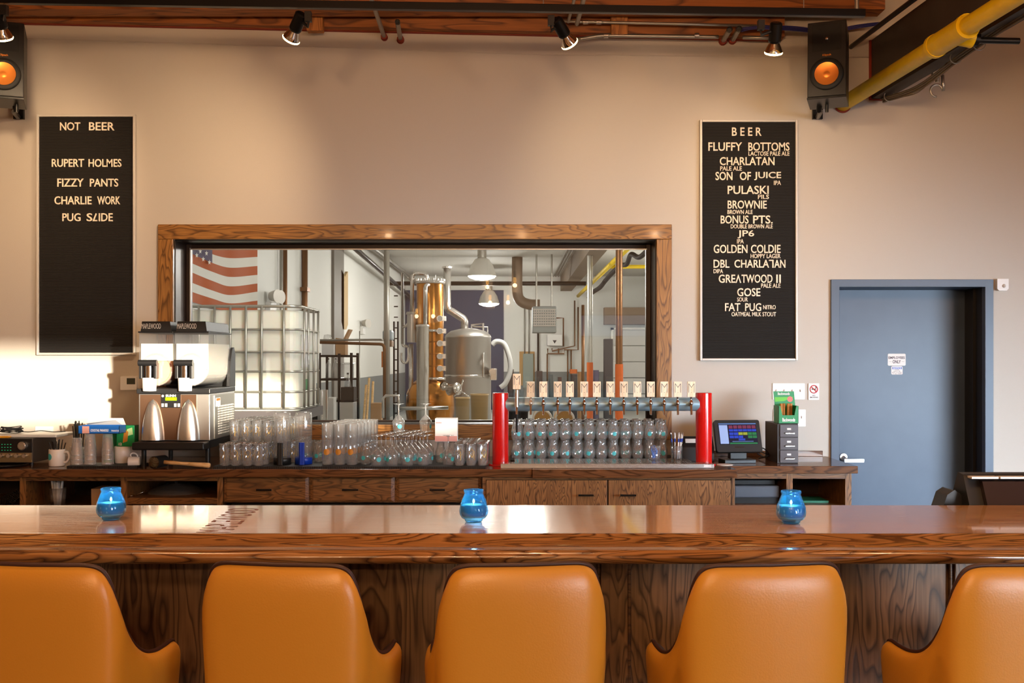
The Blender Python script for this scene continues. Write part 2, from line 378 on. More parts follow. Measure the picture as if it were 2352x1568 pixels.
# door
dr = thing('door_1', 'closed blue grey steel door with two stickers, right of the counter', 'door', (2.55, W, 0), kind='structure')
b = MB(); x0, x1, z1 = DO['x0'], DO['x1'], DO['z1']; fw = .05
b.box(x0-fw, x0+.003, W-.02, W2, 0, z1+.045); b.box(x1-.003, x1+fw, W-.02, W+.03, 0, z1+.045); b.box(x0, x1, W-.02, W2, z1-.003, z1+.045)
b.build('door_frame', M['doorfr'], dr, bevel=.002)
b = MB(); b.box(x1-.004, x1+.03, W+.03, W2+.02, 0, z1); b.box(x1-.02, x1-.004, W+.12, W+.135, 0, z1)
b.build('jamb_lining', M['black'], dr)
leaf = MB().box(x0-.02, x1+.02, W+.285, W+.33, 0, z1+.02).build('door_leaf', M['door'], dr)
LY = W+.285
hx, hz = pt(1940, 1050, LY-.03)
b = MB(); b.cyl((hx, LY, hz), (hx, LY-.012, hz), .027, .024, 20); b.cyl((hx, LY-.01, hz), (hx, LY-.055, hz-.012), .011, n=12)
b.prism(rrect(hx-.012, hx+.118, hz-.03, hz-.008, .006), LY-.066, LY-.05, 'y')
b.build('handle', M['steel'], dr, bevel=.002)

# timbers, conduits at the wall head
struct(MB().prism([(-6.5, 3.72), (1.712, 3.536), (1.712, 4.0), (-6.5, 4.0)], W-.10, W-.001, 'y').build('trim_1', M['timber']), 'brown timber beam along the top of the wall', 'beam')
struct(MB().box(-6.5, 2.26, 6.46, 6.6, 3.63, 4).build('trim_2', M['timber']), 'second brown timber above the track, in front of the wall beam', 'beam')
b = MB(); b.tube([(-6.5, W, 3.622), (-3.2, W, 3.555), (-1.2, W, 3.497), (.2, W, 3.452), (1.9, W, 3.434), (2.28, W, 3.434)], .004, 6)
struct(b.build('trim_3', M['paint']), 'thin horizontal joint bead near the top of the wall', 'trim')
struct(MB().prism([(-6.5, 3.716), (1.712, 3.532), (1.712, 3.537), (-6.5, 3.721)], W-.03, W-.0005, 'y').build('trim_4', M['redseal']), 'red sealant line under the timber beam', 'trim')
for x0p, x1p, y0p, y1p, d, lab in ((704, 741, 12, 70, 6.64, 'short timber block on the wall beam beside the first hanging lamp'), (1404, 1442, 0, 78, 6.64, 'pale timber block on the wall beam between two lamps')):
    a0, c1 = pt(x0p, y0p, d); a1, c0 = pt(x1p, y1p, d)
    tag(MB().box(a0, a1, d, 6.70, c0, c1).build('timber_block', M['timber_pale'], bevel=.003), lab, 'block', 'timber blocks on the wall beam')

# brewery shell
BX0, BX1, BY = -3.2, 5.6, 32.0
struct(MB().box(BX0-.2, BX0, W2, BY, 0, 4).build('wall_brewery_left', M['white_paint']), 'white block side wall of the brewery', 'wall')
struct(MB().box(BX1, BX1+.2, W2, BY, 0, 4).build('wall_brewery_right', M['white_paint']), 'white side wall of the brewery on the right', 'wall')
struct(MB().box(BX0-.2, BX1+.2, BY, BY+.2, 0, 4).build('wall_brewery_end', M['white_paint']), 'far white end wall of the brewery', 'wall')
struct(MB().box(BX0-.2, BX1+.2, W2, BY+.2, 4, 4.1).build('ceiling_brewery', M['ceiling_grey']), 'pale grey ceiling of the brewery', 'ceiling')
b = MB(); b.box(BX0, BX0+.006, W2, BY, 0, 1.12); b.box(-.25, BX1, BY-.006, BY, 0, 1.14)
struct(b.build('trim_5', M['greypaint']), 'grey painted dado around the brewery walls', 'trim')
struct(MB().box(-3.2, -.25, BY-.05, BY, 0, 3.58).build('trim_6', M['navy']), 'navy painted panel on the far brewery wall', 'wall panel')
a0, c0 = pt(768, 560, 19.5)
struct(MB().box(BX0, BX0+.05, 18.9, 20.0, 0, 4).build('trim_7', M['concrete']), 'grey pilaster on the brewery side wall', 'pilaster')

# ================================================================== LETTER BOARDS
def letter_board(name, label, ox0, ox1, oy0, oy1, lines):
    X0, Z1 = pt(ox0, oy0, W); X1, Z0 = pt(ox1, oy1, W)
    t = thing(name, label, 'letter board', ((X0+X1)/2, W-.01, Z0))
    MB().box(X0+.01, X1-.01, W-.018, W-.002, Z0+.01, Z1-.01).build('felt_panel', M['felt'], t)
    b = MB(); f = .0145
    b.box(X0, X0+f, W-.032, W, Z0, Z1); b.box(X1-f, X1, W-.032, W, Z0, Z1); b.box(X0+f, X1-f, W-.032, W, Z1-f, Z1); b.box(X0+f, X1-f, W-.032, W, Z0, Z0+f)
    b.build('frame', M['alu'], t, bevel=.003)
    for ln in lines:
        for seg in ln:
            b = MB()
            s, xa, xb, ya, yb = seg[:5]; A = pt(xa, ya, W-.018); B = pt(xb, yb, W-.018)
            big = (yb-ya) > 14
            put_text(b, s, A[0], B[0], B[1], A[1], W-.018, .006, .012 if big else .010, flip=len(seg) > 5)
            b.build('letters', M['letter'], t)
    return t
letter_board('letter_board', 'black letter board headed NOT BEER, left of the window', 88, 314, 265, 815, [
    [('NOT', 138.4, 185, 281, 299.7), ('BEER', 205, 263.4, 281, 299.7)], [('RUPERT', 119.7, 193.5, 365.3, 383.5), ('HOLMES', 204, 279.4, 365.3, 383.5)],
    [('FIZZY', 132.3, 192.5, 410.3, 428.8), ('PANTS', 207, 272, 410.3, 428.8)], [('CHARLIE', 125.6, 211, 450.8, 469.6), ('WORK', 224, 276.6, 450.8, 469.6)],
    [('PUG', 143.8, 185.5, 489.7, 508.2), ('S', 199.6, 212.6, 489.7, 508.2), ('7', 213, 224, 489.7, 508.2, 1), ('IDE', 227.5, 259.5, 489.7, 508.2)]])
letter_board('letter_board', 'black letter board headed BEER with a long list, right of the window', 1606, 1830, 277, 828, [
    [('B E E R', 1680.9, 1748.8, 293, 312.1)],
    [('FLUFFY', 1626.8, 1704, 327.3, 346.6), ('BOTTOMS', 1718.5, 1813, 327.3, 346.6)], [('LACTOSE PALE ALE', 1718.8, 1813, 347.9, 357.7)],
    [('CHARLATAN', 1652.9, 1778.6, 360.9, 379.6)], [('PALE ALE', 1654, 1703.8, 382, 391.8)],
    [('SON', 1643, 1682, 394.8, 413.9), ('OF', 1699, 1724.5, 394.8, 413.9), ('JUICE', 1732, 1793.8, 394.8, 413.9)], [('IPA', 1777.3, 1793.4, 415, 424.8)],
    [('PULASKI', 1671, 1765.2, 426.6, 445.7)], [('PILS', 1740.7, 1765.7, 447, 457)],
    [('BROWNIE', 1671, 1760.9, 460.5, 479.3)], [('BROWN ALE', 1670.7, 1728.2, 482, 491.6)],
    [('BONUS', 1655, 1719, 494.8, 513.6), ('PTS.', 1729.5, 1774.3, 494.8, 513.6)], [('DOUBLE BROWN ALE', 1678.2, 1774.3, 515.2, 524.6)],
    [('JP6', 1693.8, 1731.8, 528.6, 547.3)], [('IPA', 1692.5, 1708, 549, 559)],
    [('GOLDEN', 1639, 1716.5, 562, 581.3), ('COLDIE', 1724.5, 1792.5, 562, 581.3)], [('HOPPY LAGER', 1723.8, 1792.5, 583, 592.9)],
    [('DBL', 1638.6, 1675, 596.4, 614.8), ('CHARLA', 1686.5, 1766, 596.4, 614.8), ('L', 1766, 1776.5, 596.4, 614.8, 1), ('AN', 1778, 1803.6, 596.4, 614.8)], [('DIPA', 1638.6, 1660.4, 617.9, 627.3)],
    [('GRE', 1650.5, 1688.5, 630.4, 649.5), ('V', 1689, 1702, 630.4, 649.5, 1), ('TWOOD', 1703, 1774, 630.4, 649.5), ('I', 1782.5, 1786, 630.4, 649.5), ('I', 1789.5, 1793, 630.4, 649.5)], [('PALE ALE', 1747.9, 1792.5, 650.9, 660.7)],
    [('GOSE', 1692.9, 1746, 661.6, 680.4)], [('SOUR', 1692.9, 1717.5, 682.7, 692.5)],
    [('FAT', 1665, 1700, 696, 714.3), ('PUG', 1711, 1748, 696, 714.3)], [('NITRO', 1752.7, 1781.4, 700.5, 710.2)], [('OATMEAL MILK STOUT', 1680, 1782, 716.4, 726.3)]])

# ================================================================== FRONT BAR
bar = thing('front_bar', 'long glossy oak bar with a rounded rail running across the front', 'bar', (0, 2.9, 0))
BX = 3.6; BT = 1.07
MB().box(-BX, BX, 2.70, 3.22, BT-.045, BT).build('bar_top', M['bar_top'], bar, bevel=.002)
prof = [(2.70, 1.0705), (2.693, 1.0705), (2.688, 1.067), (2.66, 1.056), (2.63, 1.048), (2.612, 1.046)]
prof += [(2.604-.021*math.cos(a)*1.0, 1.030+.0185*math.sin(a)) for a in [PI/2-i*PI/10*1.0 for i in range(0, 11)]]
prof = prof[:6] + [(2.604-.022*math.sin(PI*i/12), 1.0285+.0175*math.cos(PI*i/12)) for i in range(13)] + [(2.62, 1.011), (2.66, 1.008), (2.70, 1.008)]
MB().prism(prof, -BX, BX, 'x', smooth=True).build('armrest_rail', M['bar_rail'], bar)
b = MB(); b.box(-BX, BX, 2.87, 2.93, .1, 1.02); b.build('front_panel', M['bar_front'], bar)
b = MB(); b.box(-BX, BX, 2.84, 2.87, .985, 1.02); b.box(-BX, BX, 2.845, 2.87, .1, .2); b.build('panel_rail', M['bar_frame'], bar, bevel=.002)
for sx in [(1380-1176)*2.85/F + k*.945 for k in (-4, -3, -2, -1, 0, 1, 2, 3)]:
    MB().box(sx, sx+.072, 2.846, 2.87, .2, .985).build('panel_stile', M['bar_front'], bar, bevel=.002)
    b = MB(); b.box(sx-.010, sx, 2.856, 2.87, .2, .975); b.box(sx+.072, sx+.082, 2.856, 2.87, .2, .975); b.box(sx+.082, sx+.945-.010, 2.856, 2.87, .963, .985)
    b.build('panel_moulding', M['bar_frame'], bar, bevel=.003)
MB().prism([(2.87, 1.02), (2.72, 1.02), (2.72, 1.008), (2.84, 1.0), (2.87, .985)], -BX, BX, 'x').build('underside_trim', M['bar_frame'], bar)
b = MB(); b.box(-BX, BX, 2.93, 3.62, .84, .87); b.box(-BX, BX, 2.93, 3.6, .1, .13); b.build('work_shelf', M['dark_in'], bar)
b = MB(); b.box(-BX, BX, 2.9, 2.95, 0, .1); b.build('plinth', M['dark_in'], bar)
b = MB()
def inlay(u, v, t): return (-.715 - .09*v - .028*u, 2.712+.44*u, BT+.0004)
put_text(b, 'MAPLEWOOD', 0, 1, 0, 1, 0, 0, -.006, 1.0, fn=inlay)
b.build('inlaid_lettering', mat('dark_inlay', C(110, 56, 28), .4), bar)

# ================================================================== STOOLS
def make_stool(label):
    t = thing('bar_stool', label, 'bar stool', (0, 0, 0), 0, 'caramel leather bar stools at the front bar')
    half = [(0, 0, 1.069), (.07, .002, 1.0695), (.125, .008, 1.068), (.151, .016, 1.056), (.164, .026, 1.026), (.170, .040, .985), (.174, .064, .93), (.181, .096, .882), (.187, .135, .852), (.188, .19, .838), (.185, .25, .834), (.179, .30, .832), (.171, .335, .82), (.160, .352, .785)]
    hp = catmull(half, 5); full = [Vector((-p.x, p.y, p.z)) for p in reversed(hp[1:])] + hp
    n = len(full); nor = []
    for i in range(n):
        a, c = full[max(0, i-1)], full[min(n-1, i+1)]; tx, ty = c.x-a.x, c.y-a.y
        l = math.hypot(tx, ty) or 1; nor.append(Vector((ty/l, -tx/l, 0)))
    for _ in range(6): nor = [((nor[max(0, i-1)]+nor[i]*2+nor[min(n-1, i+1)])).normalized() for i in range(n)]
    bot = [Vector((p.x*.93, .02+p.y*.93, .66)) for p in full]
    for i, p in enumerate(full):
        w = max(0, 1-abs(p.x)/.3); 
    rows_o, rows_i = [], []
    for k in range(13):
        v = (k/12)**1.8
        rows_o.append([p.lerp(q, v)+m*(.021*(1-math.exp(-v*16))) + Vector((0, 0, .006*(math.exp(-v*30)-1)*0)) for p, q, m in zip(full, bot, nor)])
        rows_i.append([p.lerp(q, v)-m*(.032*(1-math.exp(-v*14))) for p, q, m in zip(full, bot, nor)])
    MB().grid(rows_o).build('shell', M['leather'], t, world=False)
    MB().grid([list(reversed(r)) for r in rows_i]).build('lining', M['lining'], t, world=False)
    MB().tube(full, .0052, 8).build('piping', M['piping'], t, world=False)
    MB().grid([list(reversed(bot))+[], [p.lerp(Vector((0, .2, .66)), .5) for p in reversed(bot)], [Vector((0, .2, .655)) for p in bot]]).build('underside', M['lining'], t, world=False)
    b = MB(); o = rrect(-.15, .15, .06, .36, .09, 6); rows = []
    for sc_, z in ((.9, .67), (1, .69), (1, .765), (.97, .785), (.85, .80), (.4, .808), (.05, .81)):
        rows.append([(x*sc_, .21+(y-.21)*sc_, z) for x, y in o])
    b.grid(rows, wrap=True); b.build('seat_cushion', M['lining'], t, world=False)
    for sx in (-1, 1):
        for sy in (.08, .36):
            b = MB(); b.cyl((sx*.14, sy, .66), (sx*.165, sy+(.03 if sy > .2 else -.04), 0), .02, .013, 12); b.build('leg', M['bar_frame'], t, world=False)
    b = MB(); q = [(-.156, .055, .25), (.156, .055, .25), (.156, .379, .25), (-.156, .379, .25)]
    b.tube(q, .011, 8, closed=True); b.build('footrest', M['black_metal'], t, world=False)
    return t
st = make_stool('caramel leather bar stool cut off by the left edge of the photo')
SY = 2.29
spots = [(72, 0, -.10), (638, 0, -.14), (1204, 0, .12), (1772, 0, .13), (2378, 0, .10)]
labs = [None, 'second bar stool from the left, under the stretch of bar with inlaid lettering', 'middle bar stool, in front of the central blue candle jar', 'fourth bar stool from the left, below the right blue candle jar', 'bar stool at the right edge of the photo, its seat showing']
for i, (x, dz, rz) in enumerate(spots):
    X = (x-1176)*SY/F
    if i == 0: st.location = (X, SY, 0); st.rotation_euler = (0, 0, rz)
    else: dup(st, (X, SY, 0), rz, labs[i])

# ================================================================== CANDLE JARS
def make_candle(label):
    t = thing('candle_jar', label, 'candle jar', (0, 0, 0), 0, 'blue glass candle jars on the bar')
    b = MB(); pr = [(0, 0), (.020, 0), (.024, .003), (.0235, .006), (.0325, .011), (.038, .020), (.0390, .029), (.0368, .044), (.0325, .058), (.0275, .070), (.0245, .077), (.0265, .081), (.027, .085), (.0255, .087), (.024, .085), (.0225, .077), (.0245, .07), (.0335, .046), (.0355, .03), (.033, .018), (.0, .012)]
    n = 48
    for (r, z) in pr: pass
    rows = []
    for r, z in pr:
        rr = []
        for i in range(n):
            a = 2*PI*i/n; w = math.sin(PI*min(1, max(0, (z-.01)/.065)))
            k = 1+.05*w*math.cos(11*a+34*z)*(.6+.4*math.sin(170*z+2*a))
            rr.append((max(r, .0004)*k*math.cos(a), max(r, .0004)*k*math.sin(a), z))
        rows.append(rr)
    b.grid(rows, wrap=True)
    g = bpy.data.materials.get('blue_glass')
    if not g:
        g = thin_glass('blue_glass', (.36, .74, .99, 1), .08, .5, 2.0, .05); nt = g.node_tree; N = nt.nodes.new
        src = nt.nodes['Material Output'].inputs['Surface'].links[0].from_socket
        tl_ = N('ShaderNodeBsdfTranslucent'); tl_.inputs[0].default_value = (.03, .42, .92, 1); df = N('ShaderNodeBsdfDiffuse'); df.inputs[0].default_value = (.02, .34, .85, 1)
        a_ = N('ShaderNodeMixShader'); a_.inputs[0].default_value = .45; c_ = N('ShaderNodeMixShader'); c_.inputs[0].default_value = .16
        for u_, v_ in ((tl_.outputs[0], a_.inputs[1]), (df.outputs[0], a_.inputs[2]), (src, c_.inputs[1]), (a_.outputs[0], c_.inputs[2]), (c_.outputs[0], nt.nodes['Material Output'].inputs['Surface'])): nt.links.new(u_, v_)
    b.build('jar', g, t, world=False)
    b = MB(); b.lathe([(0, .013), (.030, .0135), (.0335, .022), (.0345, .034), (.032, .047), (.012, .0455), (0, .045)], n=24)
    b.build('wax', M['wax'], t, world=False)
    b = MB(); b.cyl((0, 0, .045), (0, 0, .052), .0008, n=6); b.lathe([(0, .050), (.0028, .052), (.0036, .055), (.0024, .059), (0, .063)], n=12); b.build('flame', M['flame'], t, world=False)
    return t
M['wax'] = mat('candle_wax', C(196, 226, 240), .5, sss=.2)
M['flame'] = mat('candle_flame', C(255, 220, 150), .5, emit=C(255, 214, 140), estr=14)
cj = make_candle('blue glass candle jar on the bar, left of the inlaid lettering')
for i, (x, y, lab) in enumerate(((255, 1193, None), (1088, 1198, 'blue glass candle jar on the bar, below the left red tap column'), (1817, 1201, 'blue glass candle jar on the bar, below the small drawer cabinet'))):
    d = (EYE-BT)*F/(y-HOR); loc = ((x-1176)*d/F, d, BT+.0005)
    o = cj if i == 0 else dup(cj, loc, i*1.3, lab)
    o.location = loc
    l = lamp('candle_glow', 'POINT', (loc[0], loc[1], loc[2]+.06), .9, (1, .86, .66), shadow_soft_size=.005)

# ================================================================== BACK COUNTER AND CABINETS
CT, CB = .893, .848
ct = thing('back_counter', 'dark stained oak counter along the back wall', 'counter', (-1, 6.4, .85))
b = MB(); b.box(-4.2, .113, 5.99, W-.001, CB, CT); b.build('worktop', M['counter'], ct, bevel=.003)
b = MB(); b.box(.114, 1.262, 5.975, W-.001, CB-.003, CT); b.build('worktop', M['counter'], ct, bevel=.003)
b = MB(); b.box(1.263, 2.0, 6.165, W-.001, CB+.002, CT); b.build('worktop', M['counter'], ct, bevel=.003)
bs0 = pt(1833, 1047, W-.02); bs1 = pt(1890, 1035, W-.02)
MB().box(1.263, bs1[0], W-.02, W-.001, CT, bs1[1]).build('backsplash', M['counter'], ct, bevel=.002)
# open shelf unit on the left
fy = 6.05
def fx(x): return (x-1176)*fy/F
def fz(y): return EYE-(y-HOR)*fy/F
sh = thing('shelf_cabinet', 'oak cabinet with open shelves under the left end of the counter', 'cabinet', (fx(250), 6.4, 0))
b = MB(); b.box(-4.2, fx(512), fy+.02, W-.02, .08, .1); b.box(-4.2, fx(512), W-.05, W-.02, .1, CB-.004); b.build('carcass', M['dark_in'], sh)
for xa, xb in ((45, 60), (277, 292), (499, 512), (-190, -175)):
    MB().box(fx(xa), fx(xb), fy, fy+.02, .08, CB-.002).build('stile', M['cabz'], sh, bevel=.002)
for x in (52, 284, 506, -182): MB().box(fx(x)-.009, fx(x)+.009, fy+.02, W-.05, .1, CB-.002).build('divider', M['cabz'], sh)
for xa, xb in ((-175, 45), (60, 277), (292, 499)):
    MB().box(fx(xa), fx(xb), fy, fy+.02, fz(1104), CB-.002).build('rail', M['cab'], sh)
for xa, xb, y in ((-175, 45, 1168), (60, 277, 1172), (292, 499, 1143)):
    MB().box(fx(xa), fx(xb), fy+.003, W-.05, fz(y+15), fz(y)).build('shelf', M['cab'], sh, bevel=.002)
# drawers
dw = thing('drawer_cabinet', 'oak cabinet with three drawers under the glassware', 'cabinet', (fx(810), 6.4, 0))
b = MB(); b.box(fx(513), fx(1106), fy+.03, W-.02, fz(1156), CB-.002); b.build('carcass', M['dark_in'], dw)
b = MB(); b.box(fx(513), fx(1106), fy+.012, fy+.03, fz(1154), CB-.002); b.build('face_frame', M['cab'], dw)
for xa, xb, hx0, hx1 in ((515, 709, 592, 627), (713, 906, 788, 825), (910, 1105, 988, 1023)):
    A, B, z0, z1 = fx(xa), fx(xb), fz(1152), fz(1094)
    b = MB(); e = .018; o = [(A, z0), (B, z0), (B, z1), (A, z1)]; i_ = [(A+e, z0+e*.6), (B-e, z0+e*.6), (B-e, z1-e*.6), (A+e, z1-e*.6)]
    r = [[(x, fy+.012, z) for x, z in o], [(x, fy+.002, z) for x, z in o], [(x, fy-.006, z) for x, z in i_], [(x+(A+B)/2*0, fy-.006, z) for x, z in [((A+B)/2, (z0+z1)/2)]*4]]
    b.grid([list(reversed(q)) for q in r], smooth=False, wrap=True)
    fr = b.build('drawer_front', M['cab'], dw)
    b = MB(); hy = fy-.035; h0, h1, hz = fx(hx0), fx(hx1), fz(1123)
    b.cyl((h0, hy, hz), (h1, hy, hz), .0055, n=10); b.cyl((h0+.012, hy, hz), (h0+.012, fy-.005, hz), .004, n=8); b.cyl((h1-.012, hy, hz), (h1-.012, fy-.005, hz), .004, n=8)
    b.build('handle', M['black_metal'], fr)
fg = thing('undercounter_fridge', 'black undercounter fridge below the drawers, only its top edge showing', 'fridge', (fx(810), 6.4, 0))
MB().box(fx(530), fx(1100), fy+.02, W-.05, .05, fz(1158)).build('body', M['black'], fg); b = MB()
for xa, xb in ((532, 812), (818, 1098)): MB().box(fx(xa), fx(xb), fy-.01, fy+.02, .08, fz(1163)).build('door', M['steel_br'], fg, bevel=.004)
for x in (545, 1085): MB().cyl((fx(x), 6.2, 0), (fx(x), 6.2, .05), .02).build('foot', M['black'], fg)
# tap cabinet
ty = 6.015
def tx(x): return (x-1176)*ty/F
def tz(y): return EYE-(y-HOR)*ty/F
tc_ = thing('tap_cabinet', 'oak cabinet with two tall doors under the beer taps', 'cabinet', (tx(1395), 6.4, 0))
b = MB(); b.box(tx(1110), tx(1678), ty+.02, W-.02, 0, CB-.004); b.build('carcass', M['dark_in'], tc_)
b = MB(); b.box(tx(1108), tx(1678), ty, ty+.02, tz(1101), CB-.004); b.box(tx(1108), tx(1116), ty, ty+.02, 0, tz(1101)); b.build('face_frame', M['cab'], tc_)
for xa, xb, h0, h1 in ((1117, 1394, 1327, 1362), (1397, 1678, 1423, 1459)):
    d_ = MB().box(tx(xa), tx(xb), ty-.012, ty+.01, .08, tz(1102)).build('door', M['tapdoor'], tc_, bevel=.002)
    b = MB(); hy = ty-.045; a0, a1, hz = tx(h0), tx(h1), tz(1135)
    b.cyl((a0, hy, hz), (a1, hy, hz), .0055, n=10); b.cyl((a0+.012, hy, hz), (a0+.012, ty-.012, hz), .004, n=8); b.cyl((a1-.012, hy, hz), (a1-.012, ty-.012, hz), .004, n=8)
    b.build('handle', M['black_metal'], d_)
# right open cabinet
ry = 6.2
def rx(x): return (x-1176)*ry/F
def rz_(y): return EYE-(y-HOR)*ry/F
rc = thing('printer_cabinet', 'open oak cabinet at the right end of the counter, beside the door', 'cabinet', (rx(1820), 6.5, 0))
b = MB(); b.box(rx(1690), rx(1955), W-.06, W-.03, 0, CB); b.box(rx(1690), rx(1955), ry+.02, W-.06, .06, .08); b.build('carcass', M['dark_in'], rc)
for xa, xb in ((1680, 1688), (1806, 1821), (1941, 1956)): MB().box(rx(xa), rx(xb), ry, ry+.02, 0, CB).build('stile', M['cabz'], rc, bevel=.002)
for x in (1684, 1813): MB().box(rx(x)-.008, rx(x)+.008, ry+.02, W-.06, 0, CB).build('divider', M['cabz'], rc)
MB().box(rx(1941), rx(1956), ry+.02, W-.03, 0, CB).build('side_panel', M['cabz'], rc)
for xa, xb in ((1688, 1806), (1821, 1941)):
    MB().box(rx(xa), rx(xb), ry, ry+.02, rz_(1099), CB).build('rail', M['cab'], rc)
    MB().box(rx(xa), rx(xb), ry+.01, W-.06, rz_(1172), rz_(1160)).build('shelf', M['cab'], rc)
# ================================================================== TRACK LIGHTS, PIPES, SPEAKERS
RD = 5.40
tr = thing('lighting_track', 'long black lighting track under the ceiling timbers', 'lighting track', tuple(P(900, 18, RD)))
A, B_ = P(-400, -6, RD), P(1986, 31, RD)
b = MB(); n = b.add([A+Vector((0, s*.018, q)) for s in (-1, 1) for q in (-.019, .019)] + [B_+Vector((0, s*.018, q)) for s in (-1, 1) for q in (-.019, .019)])
for q in ((0,1,5,4),(2,6,7,3),(0,4,6,2),(1,3,7,5),(0,2,3,1),(4,5,7,6)): b.face([n+i for i in q])
b.build('rail', M['black_metal'], tr, bevel=.003)
for x in (420, 1248, 1846):
    q = A.lerp(B_, (x+400)/2386); MB().cyl(q+Vector((0, 0, .018)), (q.x, q.y, 4.0), .0022, n=6).build('hanger_wire', M['zinc'], tr)
q = A.lerp(B_, (1968+400)/2386); MB().cyl(q+Vector((0, 0, .018)), (q.x, q.y, 4.0), .011, n=10).build('feed_conduit', M['zinc'], tr)
M['lampglass'] = mat('lamp_lens', C(255, 225, 170), .3, emit=C(255, 214, 140), estr=16)
def spot(xa, ya, xb, yb, dirv, target, energy, label):
    a = P(xa, ya, RD); t = thing('track_spotlight', label, 'track light', tuple(a), group='spotlights on the black track')
    D = Vector(dirv).normalized(); c0 = P(xb, yb, RD)            # tail of the lamp head
    b = MB(); a = a+Vector((0, 0, -.026)); b.cbox(a, .034, .03, .05); b.tube([a+Vector((0, 0, -.02)), a+Vector((0, 0, -.05)), c0+D*.03], .009, 8); b.build('adapter', M['black'], t, bevel=.002)
    b = MB(); b.cyl(c0, c0+D*.085, .031, .033, 20); b.cyl(c0+D*.085, c0+D*.095, .033, .029, 20); b.cyl(c0-D*.006, c0, .024, .031, 20); b.build('housing', M['black_metal'], t)
    R = D.to_track_quat('Z', 'Y').to_matrix()
    b = MB(); b.lathe([(.022, .085), (.026, .098), (.036, .118), (.043, .136), (.0445, .142)], c0, 28, R); b.build('bulb', M['chrome'], t)
    b = MB(); b.lathe([(.0445, .142), (.0465, .146), (.044, .151), (.03, .156), (0, .158)], c0, 28, R); b.build('lens', M['lampglass'], t)
    p = c0+D*.175
    lamp('spot_beam', 'SPOT', p, energy, (1, .70, .41), target, spot_size=math.radians(88), spot_blend=1.0, shadow_soft_size=.045)
spot(10, 12, -6, 22, (-.05, .55, -.75), (-3.3, W, 2.55), 62, 'leftmost lit track spotlight, cut by the photo edge above the left speaker')
spot(708, 27, 692, 33, (-.42, .5, -.62), (-2.35, W, 2.45), 82, 'lit track spotlight aimed at the NOT BEER board')
spot(1266, 36, 1278, 46, (.42, .5, -.55), (.9, W, 2.6), 36, 'lit track spotlight tilted right, near the middle of the track')
spot(1748, 46, 1783, 54, (.02, .42, -.75), (1.72, W, 2.5), 42, 'rightmost lit track spotlight, next to the right speaker')

def pipe(name, pts, r, m, label, cat='pipe', group=None, parts=(), n=12):
    o = MB().tube(pts, r, n).build(name, m); tag(o, label, cat, group)
    for nm, mb, mm in parts: mb.build(nm, mm, o)
    return o
g = 'grey conduits at the wall head'
pipe('conduit', [P(1290, 48, 6.6), P(1330, 50, 6.6), P(1560, 55, 6.6), P(1762, 60, 6.6)], .0085, M['zinc'], 'thin straight steel conduit, upper of two beside the right lamps', 'conduit', g, [('clamp', MB().cyl(P(x-6, 51, 6.6), P(x+6, 51, 6.6), .013, n=10), M['steel']) for x in (1345, 1375)])
pipe('conduit', [P(1325, 90, 6.67)]+catmull([P(1338, 89, 6.67), P(1360, 85, 6.67), P(1385, 82, 6.67), P(1420, 82, 6.67)], 4)+[P(1640, 85, 6.67), P(1650, 85, 6.67)], .012, M['zinc'], 'thicker conduit with an offset bend, under the thin straight one', 'conduit', g, [('clamp', MB().cyl(P(x-5, 82, 6.67), P(x+5, 82, 6.67), .017, n=10), M['steel']) for x in (1392, 1600)])
pipe('conduit', [P(1706, 86, 6.67), P(1790, 88, 6.67)], .012, M['zinc'], 'short horizontal conduit end behind the rightmost spotlight', 'conduit', g)
def stub(p0, p1, r, label, seal=True, hollow=False):
    sl = MB(); q0, q1 = Vector(p0), Vector(p1); dd = (q1-q0).normalized()
    sl.cyl(q1-dd*.03, q1+dd*.005, r*1.5, r*1.7, 12)
    b = MB(); b.cyl(q0, q1, r, n=14, caps=not hollow)
    o = b.build('conduit', M['zinc']); tag(o, label, 'conduit', g)
    if seal: sl.build('fire_seal', M['redseal'], o)
    if hollow:
        b = MB(); b.cyl(q0-dd*.001, q0+dd*.012, r*1.15, n=14, caps=False); b.cyl(q0+dd*.02, q0+dd*.022, r*.9, n=12); b.build('open_end', M['black'], o)
stub(P(852, -6, 6.1), P(883, 86, W-.004), .0135, 'grey conduit slanting down to a red seal in the wall')
stub(P(913, 50, 6.5), P(920, 92, W-.004), .0145, 'short open grey conduit stub with a red wall seal', hollow=True)
stub(P(1320, -6, 6.2), P(1305, 50, 6.62), .010, 'thin grey conduit slanting behind the middle spotlight', False)
stub(P(1342, -6, 6.2), P(1325, 55, 6.62), .014, 'grey conduit slanting to the right of the middle spotlight', False)
stub(P(1676, 68, 6.5), P(1660, 95, W-.004), .016, 'left of two short open stubs by the rightmost spotlight', hollow=True)
stub(P(1698, 66, 6.5), P(1682, 93, W-.004), .016, 'right of two short open stubs by the rightmost spotlight', hollow=True)
M['cable_blue'] = mat('blue_cable', C(44, 44, 110), .5)
b = MB()
for k in range(3): b.tube(catmull([P(1690+6*k, 66+3*k, 6.6), P(1730, 62+2*k, 6.58), P(1760, 60+3*k, 6.55), P(1830, 62+4*k, 6.6), P(1900, 70+3*k, 6.7), P(1970, 58+3*k, 6.7), P(2020, 52+2*k, 6.6)], 5), .005, 6)
tag(b.build('data_cable', M['cable_blue']), 'bundle of thin blue cables running behind the right speaker', 'cable')

